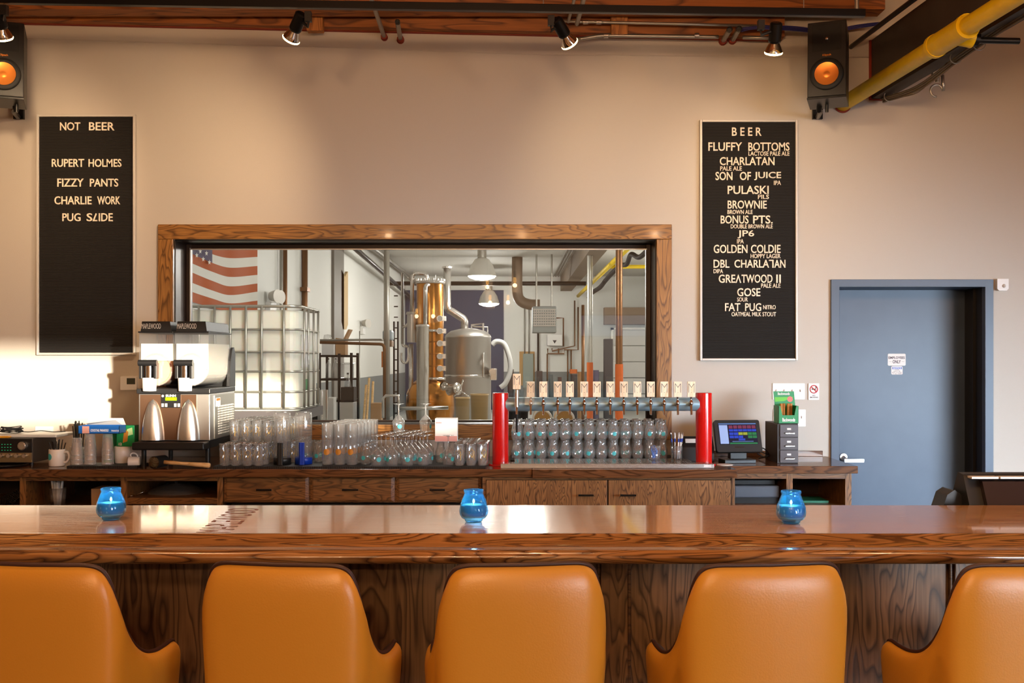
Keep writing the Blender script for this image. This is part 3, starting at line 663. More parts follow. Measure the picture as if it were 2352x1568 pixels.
def speaker(x, y, d, rz, sx, label):
    X, Z = pt(x, y, d); t = thing('loudspeaker', label, 'loudspeaker', (X, d, Z), rz, 'wall speakers with copper woofers')
    w, h, dp = .218, .445, .26; T = Matrix.Rotation(math.radians(-4), 4, 'X')
    def mk(b, name, m, p=t, **k):
        b.v = [tuple(T @ Vector(v)) for v in b.v]; return b.build(name, m, p, world=False, **k)
    cab = mk(MB().box(-w/2, w/2, 0, dp, -h/2, h/2), 'cabinet', M['black'], bevel=.004)
    b = MB(); o = [(-.082, .045), (.082, .045), (.082, .205), (-.082, .205)]; i_ = [(-.02, .095), (.02, .095), (.02, .135), (-.02, .135)]
    b.grid([[(x_, -.004, z_) for x_, z_ in o], [(x_*.97, -.004, .125+(z_-.125)*.97) for x_, z_ in o], [(x_, -.0005, z_) for x_, z_ in i_]], smooth=False, wrap=True)
    mk(b, 'horn', M['black_rub']); b = MB(); b.ball((0, -.006, .115), .011, 10); mk(b, 'tweeter', M['chrome'])
    Rm = Matrix.Rotation(PI/2, 3, 'X')
    b = MB(); b.lathe([(.094, 0), (.096, .010), (.090, .018), (.084, .019)], (0, 0, -.095), 40, Rm); b.lathe([(.084, .018), (.077, .023), (.068, .017)], (0, 0, -.095), 40, Rm); mk(b, 'surround', M['black_rub'])
    b = MB(); b.lathe([(.068, .017), (.022, .003), (.016, .0045), (.0, .008)], (0, 0, -.095), 40, Rm); mk(b, 'woofer_cone', M['spun'])
    b = MB(); put_text(b, 'Klipsch', -.024, .024, .012, .027, -.0012, .0006, .01); mk(b, 'logo_lettering', mat('copper_lettering', C(236, 140, 40), .4, emit=C(236, 140, 40), estr=.0))
    mk(MB().box(-w/2-.002, w/2+.002, -.004, .2, -h/2-.016, -h/2-.003), 'shelf_plate', M['black_metal'], bevel=.002)
    b = MB(); b.box(sx-.032, sx+.032, (W-d)-.03, (W-d)-.006, -h/2-.012, -h/2+.2); b.tube([(sx, W-d-.03, -h/2+.0), (sx*.5, .3, -h/2-.02), (0, .16, -h/2-.045), (0, .14, -h/2-.01)], .016, 8); b.cyl((.03, .1, -h/2-.07), (.03, .1, -h/2-.01), .01, n=10)
    Rb = Matrix.Rotation(-rz, 4, 'Z'); b.v = [tuple(Rb @ Vector(v)) for v in b.v]
    b.build('wall_bracket', M['black_metal'], t, world=False, bevel=.002)
M['spun'] = mat('spun_copper', C(244, 150, 66), .3, .7)
speaker(1899, 134, 6.24, -.36, .10, 'black loudspeaker with copper woofer beside the yellow pipe')
speaker(8, 134, 6.24, .36, -.16, 'black loudspeaker with copper woofer, cut by the left photo edge')

# beam, yellow pipe and cables running out from the wall on the right
DR = Vector((.072, -1, 0))
def run(p, s): return Vector(p)+DR*s
bx0, bz0, bz1 = 2.287, 3.167, 3.54
b = MB(); c = []
for s in (0, 6.5):
    for x in (0, .10):
        for z in (bz0, bz1): q = run((bx0+x, W-.002, z), s); c.append(q)
n = b.add(c)
for q in ((0,1,3,2),(4,6,7,5),(0,4,5,1),(2,3,7,6),(0,2,6,4),(1,5,7,3)): b.face([n+i for i in q])
bm = struct(b.build('trim_8', M['beam']), 'dark painted beam running out from the wall above the yellow pipe', 'beam')
b = MB(); b.tube([(bx0-.004, W-.006, bz1), (bx0-.004, W-.006, bz0-.004), (bx0+.105, W-.006, bz0-.004)], .010, 8); b.build('fire_seal', M['redseal'], bm)
y0 = (2.107, W-.004, 3.134)
yp = thing('gas_pipe', 'yellow painted gas pipe running along under the dark beam', 'pipe', y0)
MB().tube([run(y0, s) for s in (0, 1.35, 3, 6.5)], .046, 20).build('pipe', M['yellow'], yp)
b = MB(); b.cyl(run(y0, 1.25), run(y0, 1.6), .058, n=22); b.cyl(run(y0, 1.25), run(y0, 1.28), .062, n=22); b.cyl(run(y0, 1.57), run(y0, 1.6), .062, n=22)
e = run(y0, 1.45); b.cyl(e, e+Vector((.10, 0, -.02)), .045, n=18); b.build('tee_fitting', M['yellow'], yp)
b = MB(); b.cyl(e+Vector((.10, 0, -.02)), e+Vector((.125, 0, -.025)), .034, n=8); b.cyl(e+Vector((.12, 0, -.025)), e+Vector((.33, .0, -.03)), .016, n=12); b.build('branch_pipe', M['black_metal'], yp)
MB().tube(arc(Vector(y0)+Vector((0, -.003, 0)), (1, 0, 0), (0, 0, 1), .05, 0, 2*PI, 24), .006, 6).build('fire_seal', M['redseal'], yp)
pipe('conduit', [run((2.159, W-.003, 3.50), s) for s in (0, 1, 3, 6)], .015, M['black_metal'], 'dark conduit running out from the wall above the beam', 'conduit')
b = MB(); c0 = Vector((2.345, W-.05, 3.15))
for k, off in enumerate(((0, 0), (.012, .006), (-.01, .008), (.004, -.012))):
    b.tube(catmull([run(c0+Vector((off[0], 0, off[1]-.02*math.sin(i*1.3)-(.03 if i == 1 else 0))), s) for i, s in enumerate((0, .5, 1.0, 1.45, 1.9, 2.6, 4.5))], 5), .0062, 6)
b.tube(catmull([run(c0+Vector((0, 0, -.012)), .1), run(c0+Vector((.0, 0, -.075)), .5), run(c0+Vector((0, 0, 0)), .85)], 6), .003, 6)
cbun = tag(b.build('cable_bundle', mat('grey_brown_cable', C(112, 100, 82), .6)), 'bundle of grey cables slung under the dark beam', 'cable')
b = MB()
for s in (.1, .95, 1.2, 1.75): b.tube(arc(run(c0+Vector((.0, 0, .0)), s), (1, 0, 0), (0, 0, 1), .032, 0, 2*PI, 20), .003, 6)
b.build('hanging_ring', M['zinc'], cbun)
ph = run((2.42, W, 3.165), .62)
b = MB(); b.cbox(ph, .06, .035, .012); b.cyl(ph, ph+Vector((0, 0, -.05)), .012, n=10); b.tube(arc(ph+Vector((-.005, 0, -.10)), (1, 0, 0), (0, 0, 1), .035, 0, 1.5*PI, 14), .007, 8); b.tube([ph+Vector((.03, 0, -.01)), ph+Vector((.034, 0, -.1))], .010, 8)
tag(b.build('pipe_hanger', M['zinc']), 'empty galvanised pipe hanger fixed under the dark beam', 'pipe hanger')
# wall fittings
def plate(name, x0, y0, x1, y1, label, cat, m='white', extra=None, d=W):
    X0, Z1 = pt(x0, y0, d); X1, Z0 = pt(x1, y1, d)
    o = MB().prism(rrect(X0, X1, Z0, Z1, .004), d-.007, d-.0005, 'y').build(name, M[m], bevel=.002); tag(o, label, cat)
    return o, X0, X1, Z0, Z1
o, X0, X1, Z0, Z1 = plate('switch_plate', 1774, 880, 1848, 917, 'wide white plate of four light switches, behind the green cigar box', 'light switch')
for k in range(4):
    xm = X0+(X1-X0)*(k+.5)/4; zm = (Z0+Z1)/2
    b = MB(); b.box(xm-.005, xm+.005, W-.016, W-.007, zm-.002, zm+.012); b.build('toggle', M['white'], o, bevel=.001)
o, X0, X1, Z0, Z1 = plate('switch_plate', 1776, 940, 1850, 979, 'white wall plate below the switches, mostly behind the cigar box', 'wall plate')
xm = X1-.022; zm = (Z0+Z1)/2; MB().box(xm-.005, xm+.005, W-.016, W-.007, zm-.002, zm+.012).build('toggle', M['white'], o)
o, X0, X1, Z0, Z1 = plate('outlet_plate', 82, 979, 123, 996, 'white wall plate behind the receiver, seen over its right end', 'wall plate')
o, X0, X1, Z0, Z1 = plate('outlet_plate', -30, 880, -4, 917, 'white wall plate just outside the left photo edge', 'wall plate')
th = thing('thermostat', 'white thermostat on the wall, left of the drink machine', 'thermostat', (pt(297, 895, W)[0], W, pt(297, 895, W)[1]))
X0, Z1 = pt(280, 864, W); X1, Z0 = pt(317, 895, W)
MB().prism(rrect(X0, X1, Z0, Z1, .005), W-.028, W, 'y').build('case', M['white'], th, bevel=.003)
A0 = pt(295, 868, W); A1 = pt(314, 882, W); MB().box(A0[0], A1[0], W-.030, W-.028, A1[1], A0[1]).build('screen', mat('dim_display', C(70, 74, 66), .2), th)
o, X0, X1, Z0, Z1 = plate('no_smoking_sign', 1856, 880, 1881, 918, 'small white NO SMOKING sign beside the blue door', 'sign', 'paper')
M['signred'] = mat('sign_red', C(206, 60, 76), .5)
cx, cz = pt(1868.5, 893.5, W); b = MB(); b.tube(arc((cx, W-.009, cz), (1, 0, 0), (0, 0, 1), .024, 0, 2*PI, 28), .0028, 6); b.tube([(cx-.017, W-.009, cz+.017), (cx+.017, W-.009, cz-.017)], .0025, 6); b.build('red_symbol', M['signred'], o)
b = MB(); b.box(cx-.014, cx+.012, W-.0085, W-.0075, cz-.003, cz+.003); b.tube([(cx+.011, W-.009, cz+.004), (cx+.015, W-.009, cz+.010), (cx+.010, W-.009, cz+.015)], .0015, 5); b.build('cigarette', M['ink'], o)
b = MB(); put_text(b, 'NO', cx-.009, cx+.009, cz-.044, cz-.036, W-.0075, .0006); put_text(b, 'SMOKING', cx-.026, cx+.026, cz-.056, cz-.047, W-.0075, .0006); b.build('lettering', M['ink'], o)
# door stickers
SD = LY-.0005
def sticker(x0, y0, x1, y1, label):
    X0, Z1 = pt(x0, y0, SD); X1, Z0 = pt(x1, y1, SD)
    o = MB().prism(rrect(X0, X1, Z0, Z1, .008), SD-.0015, SD, 'y').build('door_sticker', M['paper']); return tag(o, label, 'sticker'), X0, X1, Z0, Z1
o, X0, X1, Z0, Z1 = sticker(2039, 812, 2080, 839.5, 'white EMPLOYEES ONLY sticker on the blue door')
w_, h_ = X1-X0, Z1-Z0; M['ink2'] = mat('worn_dark_ink', C(88, 76, 86), .6)
b = MB(); put_text(b, 'EMPLOYEES', X0+.04*w_, X1-.05*w_, Z0+.56*h_, Z0+.77*h_, SD-.0015, .0006, .03); put_text(b, 'ONLY', X0+.27*w_, X0+.73*w_, Z0+.19*h_, Z0+.47*h_, SD-.0015, .0006, .03)
b.box(X0+.07*w_, X0+.22*w_, SD-.0018, SD-.0015, Z0+.33*h_, Z0+.345*h_); b.box(X0+.77*w_, X0+.93*w_, SD-.0018, SD-.0015, Z0+.33*h_, Z0+.345*h_); b.build('lettering', M['ink2'], o)
o, X0, X1, Z0, Z1 = sticker(2047, 840.5, 2073, 860, 'smaller sticker with a blue NOTICE heading on the blue door')
w_, h_ = X1-X0, Z1-Z0; b = MB(); b.box(X0+.07*w_, X1-.06*w_, SD-.002, SD-.0015, Z0+.63*h_, Z0+.9*h_); b.build('heading_band', mat('notice_blue', C(104, 130, 200), .5), o)
b = MB(); put_text(b, 'NOTICE', X0+.14*w_, X1-.14*w_, Z0+.66*h_, Z0+.87*h_, SD-.002, .0006); b.build('heading_lettering', M['paper'], o)
b = MB()
for s_, a_, z_ in (('THIS DOOR', .3, .5), ('MUST BE', .2, .35), ('KEPT CLOSED', .07, .2), ('AT ALL TIMES', .1, .05)): put_text(b, s_, X0+a_*w_, X1-a_*w_, Z0+z_*h_, Z0+(z_+.1)*h_, SD-.0015, .0005, 0)
b.build('lettering', M['ink2'], o)
md = thing('motion_sensor', 'small white motion sensor on the wall right of the door', 'sensor', (pt(2297, 668, W)[0], W, pt(2297, 668, W)[1]))
X0, Z1 = pt(2285, 641, W); X1, Z0 = pt(2311, 668, W)
MB().prism([(X0, Z1), (X1, Z1), (X1, Z0+.012), (X1-.012, Z0), (X0+.012, Z0), (X0, Z0+.012)], W-.035, W, 'y').build('case', M['white'], md, bevel=.006)
b = MB(); b.ball(((X0+X1)/2+.006, W-.034, Z0+.03), .012, 10); b.build('lens', M['alu'], md)
# ================================================================== ON THE BACK COUNTER
ORD = ['first', 'second', 'third', 'fourth', 'fifth', 'sixth', 'seventh', 'eighth', 'ninth', 'tenth', 'eleventh', 'twelfth', 'thirteenth', 'fourteenth', 'fifteenth']
def xat(x, d): return (x-1176)*d/F
# ---- drink machine
X0, X1, Y0, Y1 = -2.135, -1.728, 6.10, 6.64
sm = thing('slush_machine', 'twin tank frozen drink machine with black lids and glowing white slush', 'drink machine', ((X0+X1)/2, Y0, CT))
b = MB(); b.box(X0, X1, Y0, Y1, 1.045, 1.312); b.build('body', M['steel_br'], sm, bevel=.004)
b = MB(); b.box(X0+.01, X1-.075, Y0-.004, Y0, 1.05, 1.308); M['brownsteel'] = mat('warm_steel_front', C(150, 116, 92), .3, .85); b.build('front_panel', M['brownsteel'], sm)
b = MB(); b.box(X0-.006, X1+.006, Y0-.02, Y1, 1.314, 1.343); b.prism([(Y1-.14, 1.343), (Y1, 1.343), (Y1, 1.54), (Y1-.03, 1.585), (Y1-.07, 1.575), (Y1-.11, 1.50)], X1-.012, X1+.006, 'x'); b.box(X0, X1, Y1-.06, Y1, 1.34, 1.56); b.build('deck', M['black'], sm, bevel=.004)
b = MB(); b.box(X0+.0, X1-.0, Y0-.115, Y0-.001, 1.0, 1.043); b.build('drip_tray', M['black'], sm, bevel=.008)
for x in (X0+.02, X1-.02):
    for y in (Y0+.03, Y1-.03): MB().cyl((x, y, CT+.0005), (x, y, 1.045), .014, n=10).build('leg', M['black'], sm)
b = MB(); b.box(X0+.01, X1-.01, Y0+.05, Y1-.03, 1.0, 1.045); b.build('base_pan', M['black'], sm)
for xc in (X0+.083, X0+.286):           # cone shaped splash guards
    rows = []
    for i in range(14):
        t = i/13; z = 1.05+.233*t; w = .066*math.sqrt(max(0, 1-t**1.6))
        rows.append([(xc+w*math.cos(a), Y0-.004-w*.75*math.sin(a), z) for a in [PI*k/12 for k in range(13)]])
    MB().grid([list(reversed(r)) for r in rows]).build('splash_guard', M['steel'], sm)
cx_, cz_ = xat(395, Y0), 1.51-(920-825)*Y0/F
b = MB(); b.box(xat(371, Y0), xat(416, Y0), Y0-.008, Y0-.004, 1.51-(936-825)*Y0/F, 1.51-(904-825)*Y0/F); cp = b.build('control_panel', M['black'], sm)
b = MB(); b.box(xat(381, Y0), xat(407, Y0), Y0-.0095, Y0-.008, 1.51-(919.5-825)*Y0/F, 1.51-(912-825)*Y0/F); b.build('display', mat('green_display', C(120, 200, 10), .3, emit=C(120, 210, 10), estr=.5), cp)
b = MB()
for x in (372, 380, 401, 409): b.box(xat(x, Y0), xat(x+5.5, Y0), Y0-.0095, Y0-.008, 1.51-(934-825)*Y0/F, 1.51-(926-825)*Y0/F)
b.cyl((xat(375, Y0), Y0-.008, 1.51-(909-825)*Y0/F), (xat(375, Y0), Y0-.0095, 1.51-(909-825)*Y0/F), .007, n=14); b.build('buttons', M['alu'], cp)
b = MB(); put_text(b, 'BUNN', xat(382, Y0), xat(405, Y0), 1.51-(911-825)*Y0/F, 1.51-(905.8-825)*Y0/F, Y0-.008, .001, .035); b.build('lettering', M['white'], cp)
# side panel with louvres
b = MB(); b.box(X1, X1+.004, Y0+.09, Y1-.01, 1.05, 1.30); sp = b.build('side_panel', M['zinc'], sm)
b = MB()
for i in range(5):
    for k in range(12):
        y = Y0+.16+i*.07; z = 1.07+k*.0145; b.prism([(X1+.004, z), (X1+.011, z+.002), (X1+.004, z+.009)], y, y+.055, 'y')
b.build('louvre', M['alu'], sp); b = MB(); b.box(X1+.004, X1+.0055, Y0+.11, Y0+.2, 1.235, 1.285); b.build('warning_sticker', M['paper'], sp)
b = MB(); b.box(X1+.0055, X1+.006, Y0+.115, Y0+.195, 1.268, 1.283); b.build('sticker_band', mat('orange_band', C(230, 92, 30), .5), sp)
M['slush_w'] = mat('white_slush', C(250, 244, 230), .35, sss=.3)
M['slush_p'] = mat('peach_slush', C(242, 178, 128), .35, sss=.3)
for k, (xc, peach) in enumerate(((X0+.100, 1), (X0+.303, 0))):
    ya, yb, r = Y0+.0, Y1-.07, .098
    def sec(rr, top, inset=0):
        o = [(rr*math.cos(a), 1.455+rr*math.sin(a)) for a in [PI+PI*i/16 for i in range(17)]]
        return [(xc+x_, z_) for x_, z_ in o]+[(xc+rr*.985, top), (xc-rr*.985, top)]
    b = MB(); b.prism(sec(r, 1.662), ya, yb, 'y', caps=True); b.build('hopper', M['clearpl'], sm)
    b = MB(); b.prism(sec(r-.006, 1.60), ya+.012, yb-.006, 'y')
    if peach:
        b = MB(); b.prism([p for p in sec(r-.006, 1.50)], ya+.012, yb-.006, 'y'); b.build('slush', M['slush_p'], sm)
        b = MB(); b.prism([(xc-.0905, 1.502), (xc+.0905, 1.502), (xc+.0905, 1.60), (xc-.0905, 1.60)], ya+.012, yb-.006, 'y'); b.build('foam', M['slush_w'], sm)
    else: b.build('slush', M['slush_w'], sm)
    rb = MB(); rb.tube(arc((xc, ya+.004, 1.452), (1, 0, 0), (0, 0, 1), .088, 0, 2*PI, 28), .006, 6); rb.build('front_seal', M['clearpl'], sm)
    b = MB(); b.box(xc-.101, xc+.101, ya-.012, yb+.02, 1.662, 1.670); b.prism([(xc-.088, 1.67), (xc+.088, 1.67), (xc+.08, 1.727), (xc-.08, 1.727)], ya-.003, yb+.01, 'y'); ld = b.build('lid', M['black'], sm, bevel=.003)
    b = MB(); put_text(b, 'MAPLEWOOD', xc-.082, xc+.028, 1.685, 1.715, ya-.0035, .0008, -.002); b.build('lettering', M['alu'], ld)
    # tap
    vx, vy = xc-.028, ya
    b = MB(); b.cyl((vx-.055, vy-.05, 1.49), (vx+.05, vy-.05, 1.49), .018, n=14); b.box(vx-.052, vx-.034, vy-.055, vy-.01, 1.40, 1.49); b.box(vx+.03, vx+.048, vy-.055, vy-.01, 1.40, 1.49); hd = b.build('tap_handle', M['black'], sm, bevel=.003)
    b = MB(); b.cyl((vx, vy-.03, 1.40), (vx, vy-.03, 1.48), .024, n=18); b.build('valve', M['chrome'], sm)
    b = MB(); b.cyl((vx, vy-.03, 1.33), (vx, vy-.03, 1.405), .037, .040, 20); b.build('nozzle', M['white'], sm, bevel=.004)

# ---- bar mats
def bar_mat(x0, x1, y0, y1, label):
    t = thing('bar_mat', label, 'bar mat', ((x0+x1)/2, y0, CT))
    MB().box(x0, x1, y0, y1, CT+.0005, CT+.012).build('sheet', M['mat_rub'], t)
    b = MB(); n = int((x1-x0)/.0128)
    for i in range(n): x = x0+.004+i*(x1-x0-.008)/n; b.box(x, x+.0035, y0-.004, y0, CT+.0006, CT+.012)
    b.build('edge_teeth', M['mat_rub'], t); return t
MZ = CT+.0125
bar_mat(-1.69, -.150, 6.03, 6.74, 'long black rubber bar mat with a toothed edge under the glassware')
bar_mat(-.01, 1.00, 6.42, 6.76, 'black rubber mat under the glasses behind the taps')
bar_mat(xat(158, 6.08), xat(318, 6.08), 6.05, 6.26, 'small black toothed bar mat under the plastic cup stacks')

# ---- glassware
def lathe_glass(name, label, cat, prof, m='glass', n=24, group=None):
    t = thing(name, label, cat, (0, 0, 0), 0, group)
    MB().lathe(prof, n=n).build('glass_body', M[m], t, world=False); return t
def decal(t, r, z, rad, m, name='printed_mark', shape='disc', n=14, r2=None):
    b = MB(); r2 = r2 or r
    if shape == 'disc':
        rows = [[((r+.0006)*math.sin(rad*k*math.cos(a)/r), -(r+.0006)*math.cos(rad*k*math.cos(a)/r), z+rad*k*math.sin(a)) for a in [2*PI*i/n for i in range(n)]] for k in (0.001, .5, 1)]
        b.grid(rows, wrap=True)
    else:
        def pl(p, w=.0022):
            for (u0, v0), (u1, v1) in zip(p, p[1:]):
                q = []
                l = math.hypot(u1-u0, v1-v0); nx, ny = -(v1-v0)/l*w/2, (u1-u0)/l*w/2
                for u, v in ((u0+nx, v0+ny), (u1+nx, v1+ny), (u1-nx, v1-ny), (u0-nx, v0-ny)): q.append(((r+.0006)*math.sin(u/r), -(r+.0006)*math.cos(u/r), z+v))
                k = b.add(q); b.face((k, k+1, k+2, k+3))
        h = rad
        pl([(-h*.55, -h), (-h*.55, h*.55), (0, h), (h*.55, h*.55), (h*.55, -h)]); pl([(-h*.55, h*.55), (0, -h*.5), (h*.55, h*.55)])
    b.build(name, M[m], t, world=False); return t
def place(pool, proto, loc, rz, label, grp):
    if proto not in pool:
        pool.add(proto); proto.location = loc; proto.rotation_euler = (0, 0, rz); proto['label'] = label; proto['group'] = grp; return proto
    return dup(proto, loc, rz, label, grp)
pool = set()
# tumblers with gold house-shaped mark: front row nearest
tum = lathe_glass('tumbler', 'x', 'glass', [(0, .003), (.020, .003), (.0235, .0), (.0255, .004), (.0285, .060), (.0305, .118), (.0312, .124), (.0300, .125), (.0285, .1)])
decal(tum, .0278, .062, .030, 'gold', shape='house')
rows_n = 9
for r in range(rows_n):
    y = 6.075+r*.069
    for c in range(6):
        x = -1.638+c*.0655+(.0 if r % 2 == 0 else .01)+r*.004
        if c == 5 and r < 1: continue
        if any(math.hypot(x-ax, y-ay) < .085 for ax, ay in ((-1.326, 6.155), (-1.33, 6.09))): continue
        place(pool, tum, (x, y, MZ), (random.uniform(-.5, .5) if r else (c % 3-1)*.35), 'clear tumbler with a gold mark, %s row back, %s from the drink machine' % (ORD[r], ORD[c]), 'gold marked tumblers on the mat')
for r in range(2, rows_n):
    for c in range(5):
        place(pool, tum, (-1.628+c*.0655+r*.004, 6.09+r*.069, MZ+.1255), random.uniform(-.5, .5), 'clear tumbler of the upper layer, %s row back, %s from the drink machine' % (ORD[r], ORD[c]), 'gold marked tumblers, upper layer')
# tall glasses with an orange round print
tall = lathe_glass('tall_glass', 'x', 'glass', [(0, .006), (.024, .006), (.028, 0), (.0305, .004), (.0325, .12), (.0335, .232), (.0338, .236), (.0325, .235), (.031, .15)])
decal(tall, .0318, .075, .018, 'orange_p')
for r in range(7):
    for c in range(3):
        x = -1.060+c*.0705+r*.010; y = 6.13+r*.074
        place(pool, tall, (x, y, MZ), random.uniform(-.25, .25), 'tall clear glass with an orange round print, %s row back, %s from the left' % (ORD[r], ORD[c]), 'tall glasses in the middle of the mat')
# short bulb glasses behind the infuser jars
sn = lathe_glass('snifter', 'x', 'glass', [(0, .004), (.022, .004), (.026, 0), (.030, .012), (.034, .036), (.0325, .055), (.025, .078), (.0215, .092), (.023, .108), (.0245, .116), (.0235, .1165), (.021, .1)])
decal(sn, .034, .037, .0125, 'teal')
for r in range(3):
    for c in range(2):
        place(pool, sn, (-1.215+c*.075, 6.30+r*.08, MZ), random.uniform(-.6, .6), 'stubby teal dotted glass behind the infuser jars, %s row, %s from the left' % (ORD[r], ORD[c]), 'stubby glasses behind the infuser jars')
# stacked two high behind the taps
for r in range(4):
    for c in range(13):
        for k in range(2):
            x = .028+c*.0735+(r % 2)*.012; y = 6.465+r*.072
            place(pool, sn, (x, y, MZ+k*.1175), random.choice([0, .4, -.5, .1, -.2, 2.2, 2.9]) if r == 0 else random.uniform(-PI, PI), 'stubby glass behind the taps, %s tier, %s row, %s from the left column' % (('lower', 'upper')[k], ORD[r], ORD[c]), 'stubby teal dotted glasses stacked behind the taps')
# upturned stemmed glasses
stm = lathe_glass('stemmed_glass', 'x', 'glass', [(.0285, 0), (.0300, .004), (.0335, .030), (.0375, .058), (.036, .066), (.022, .088), (.008, .100), (.0045, .108), (.004, .150), (.005, .160), (.012, .165), (.032, .1685), (.0325, .170), (0, .1695)], n=28)
decal(stm, .0345, .036, .014, 'teal')
for r in range(7):
    for c in range(4):
        x = -.772+c*.088+r*.017; y = 6.085+r*.079
        if c == 3: y += .012
        if x > -.50 and y > 6.2: continue
        place(pool, stm, (x, y, MZ), (.5, -.8, .1, -.5)[c] if r == 0 else random.uniform(-1.5, 1.5), 'upturned stemmed glass, %s row back, %s from the left, on the bar mat' % (ORD[r], ORD[c]), 'upturned stemmed glasses on the mat')
for x, y in ((-.655, 6.36), (-.505, 6.36)):
    pass
place(pool, stm, (-.676, 6.36, MZ+.1705), .3, 'upturned stemmed glass standing on top of the others, left of two', 'stemmed glasses standing on others')
place(pool, stm, (-.516, 6.37, MZ+.1705), 1.2, 'upturned stemmed glass standing on top of the others, right of two', 'stemmed glasses standing on others')
place(pool, stm, (-.366, 6.12, MZ), .9, 'lone upturned stemmed glass in front of the white card box', 'upturned stemmed glasses on the mat')
# loose goblet bowls left of the stemmed glasses
for i, (x, y) in enumerate(((-.845, 6.17), (-.835, 6.26), (-.822, 6.35))):
    place(pool, sn, (x, y, MZ), random.uniform(-.5, .5), 'stubby glass squeezed between tall and stemmed glasses, %s row back' % ORD[i], 'stubby glasses beside the stemmed ones')
# small carafes below the white box
car = lathe_glass('carafe', 'x', 'carafe', [(0, .004), (.024, .004), (.028, 0), (.031, .01), (.0315, .055), (.025, .075), (.021, .09), (.0205, .112), (.0235, .122), (.0225, .122), (.019, .11)])
decal(car, .0315, .042, .014, 'teal')
for i, (x, y) in enumerate(((-.418, 6.27), (-.352, 6.27), (-.425, 6.345), (-.352, 6.345))):
    place(pool, car, (x, y, MZ), (.3, -.4, .9, 1)[i], 'small clear carafe under the white card box, %s' % ('front left', 'front right', 'back left', 'back right')[i], 'carafes under the white box')
for r in range(7):
    for c in range(3):
        if c == 2 and r > 4: continue
        place(pool, tum, (-.300+c*.066+r*.002, 6.085+r*.069, MZ), random.uniform(-.4, .4), 'clear tumbler beside the red tap column, %s row back, %s from the left' % (ORD[r], ORD[c]), 'gold marked tumblers beside the tap column')
bx = thing('card_box', 'white card box lying on top of the carafes', 'box', (-.39, 6.27, MZ+.1225))
MB().box(-.452, -.322, 6.255, 6.36, MZ+.1225, MZ+.258).build('carton', M['paper'], bx, bevel=.003)
b = MB(); b.box(-.452, -.322, 6.254, 6.255, MZ+.124, MZ+.155); b.build('pink_band', mat('pink_print', C(222, 160, 150), .6), bx)
b = MB()
for k in range(4): b.box(-.446+.0085*k, -.4395+.0085*k, 6.254, 6.255, MZ+.229, MZ+.237)
b.build('faded_print', mat('pink_ink', C(220, 120, 120), .6), bx)
# infuser jars
def infuser(x, y, m, label):
    t = thing('infuser_jar', label, 'infuser jar', (x, y, MZ))
    b = MB(); b.lathe([(.048, .032), (.0485, .2), (.0485, .283), (.044, .298), (.03, .302), (0, .303)], (x, y, MZ), 32); b.build('jar', M['clearpl'], t)
    b = MB(); b.lathe([(0, 0), (.050, 0), (.050, .038), (.0475, .04), (.0475, .036), (0, .036)], (x, y, MZ), 32); b.build('base', m, t)
    b = MB(); b.prism(rrect(x-.016, x+.016, y-.066, y-.05, .006), MZ, MZ+.128, 'z'); b.cyl((x-.006, y-.067, MZ+.002), (x-.006, y-.067, MZ+.126), .003, n=6); b.build('handle', m, t)
M['blue_pl'] = mat('blue_plastic', C(18, 56, 170), .3)
infuser(xat(648, 6.15), 6.155, M['black'], 'clear tube jar with a black base and black upright handle')
infuser(xat(697, 6.17), 6.175, M['blue_pl'], 'clear tube jar with a blue base and blue upright handle')

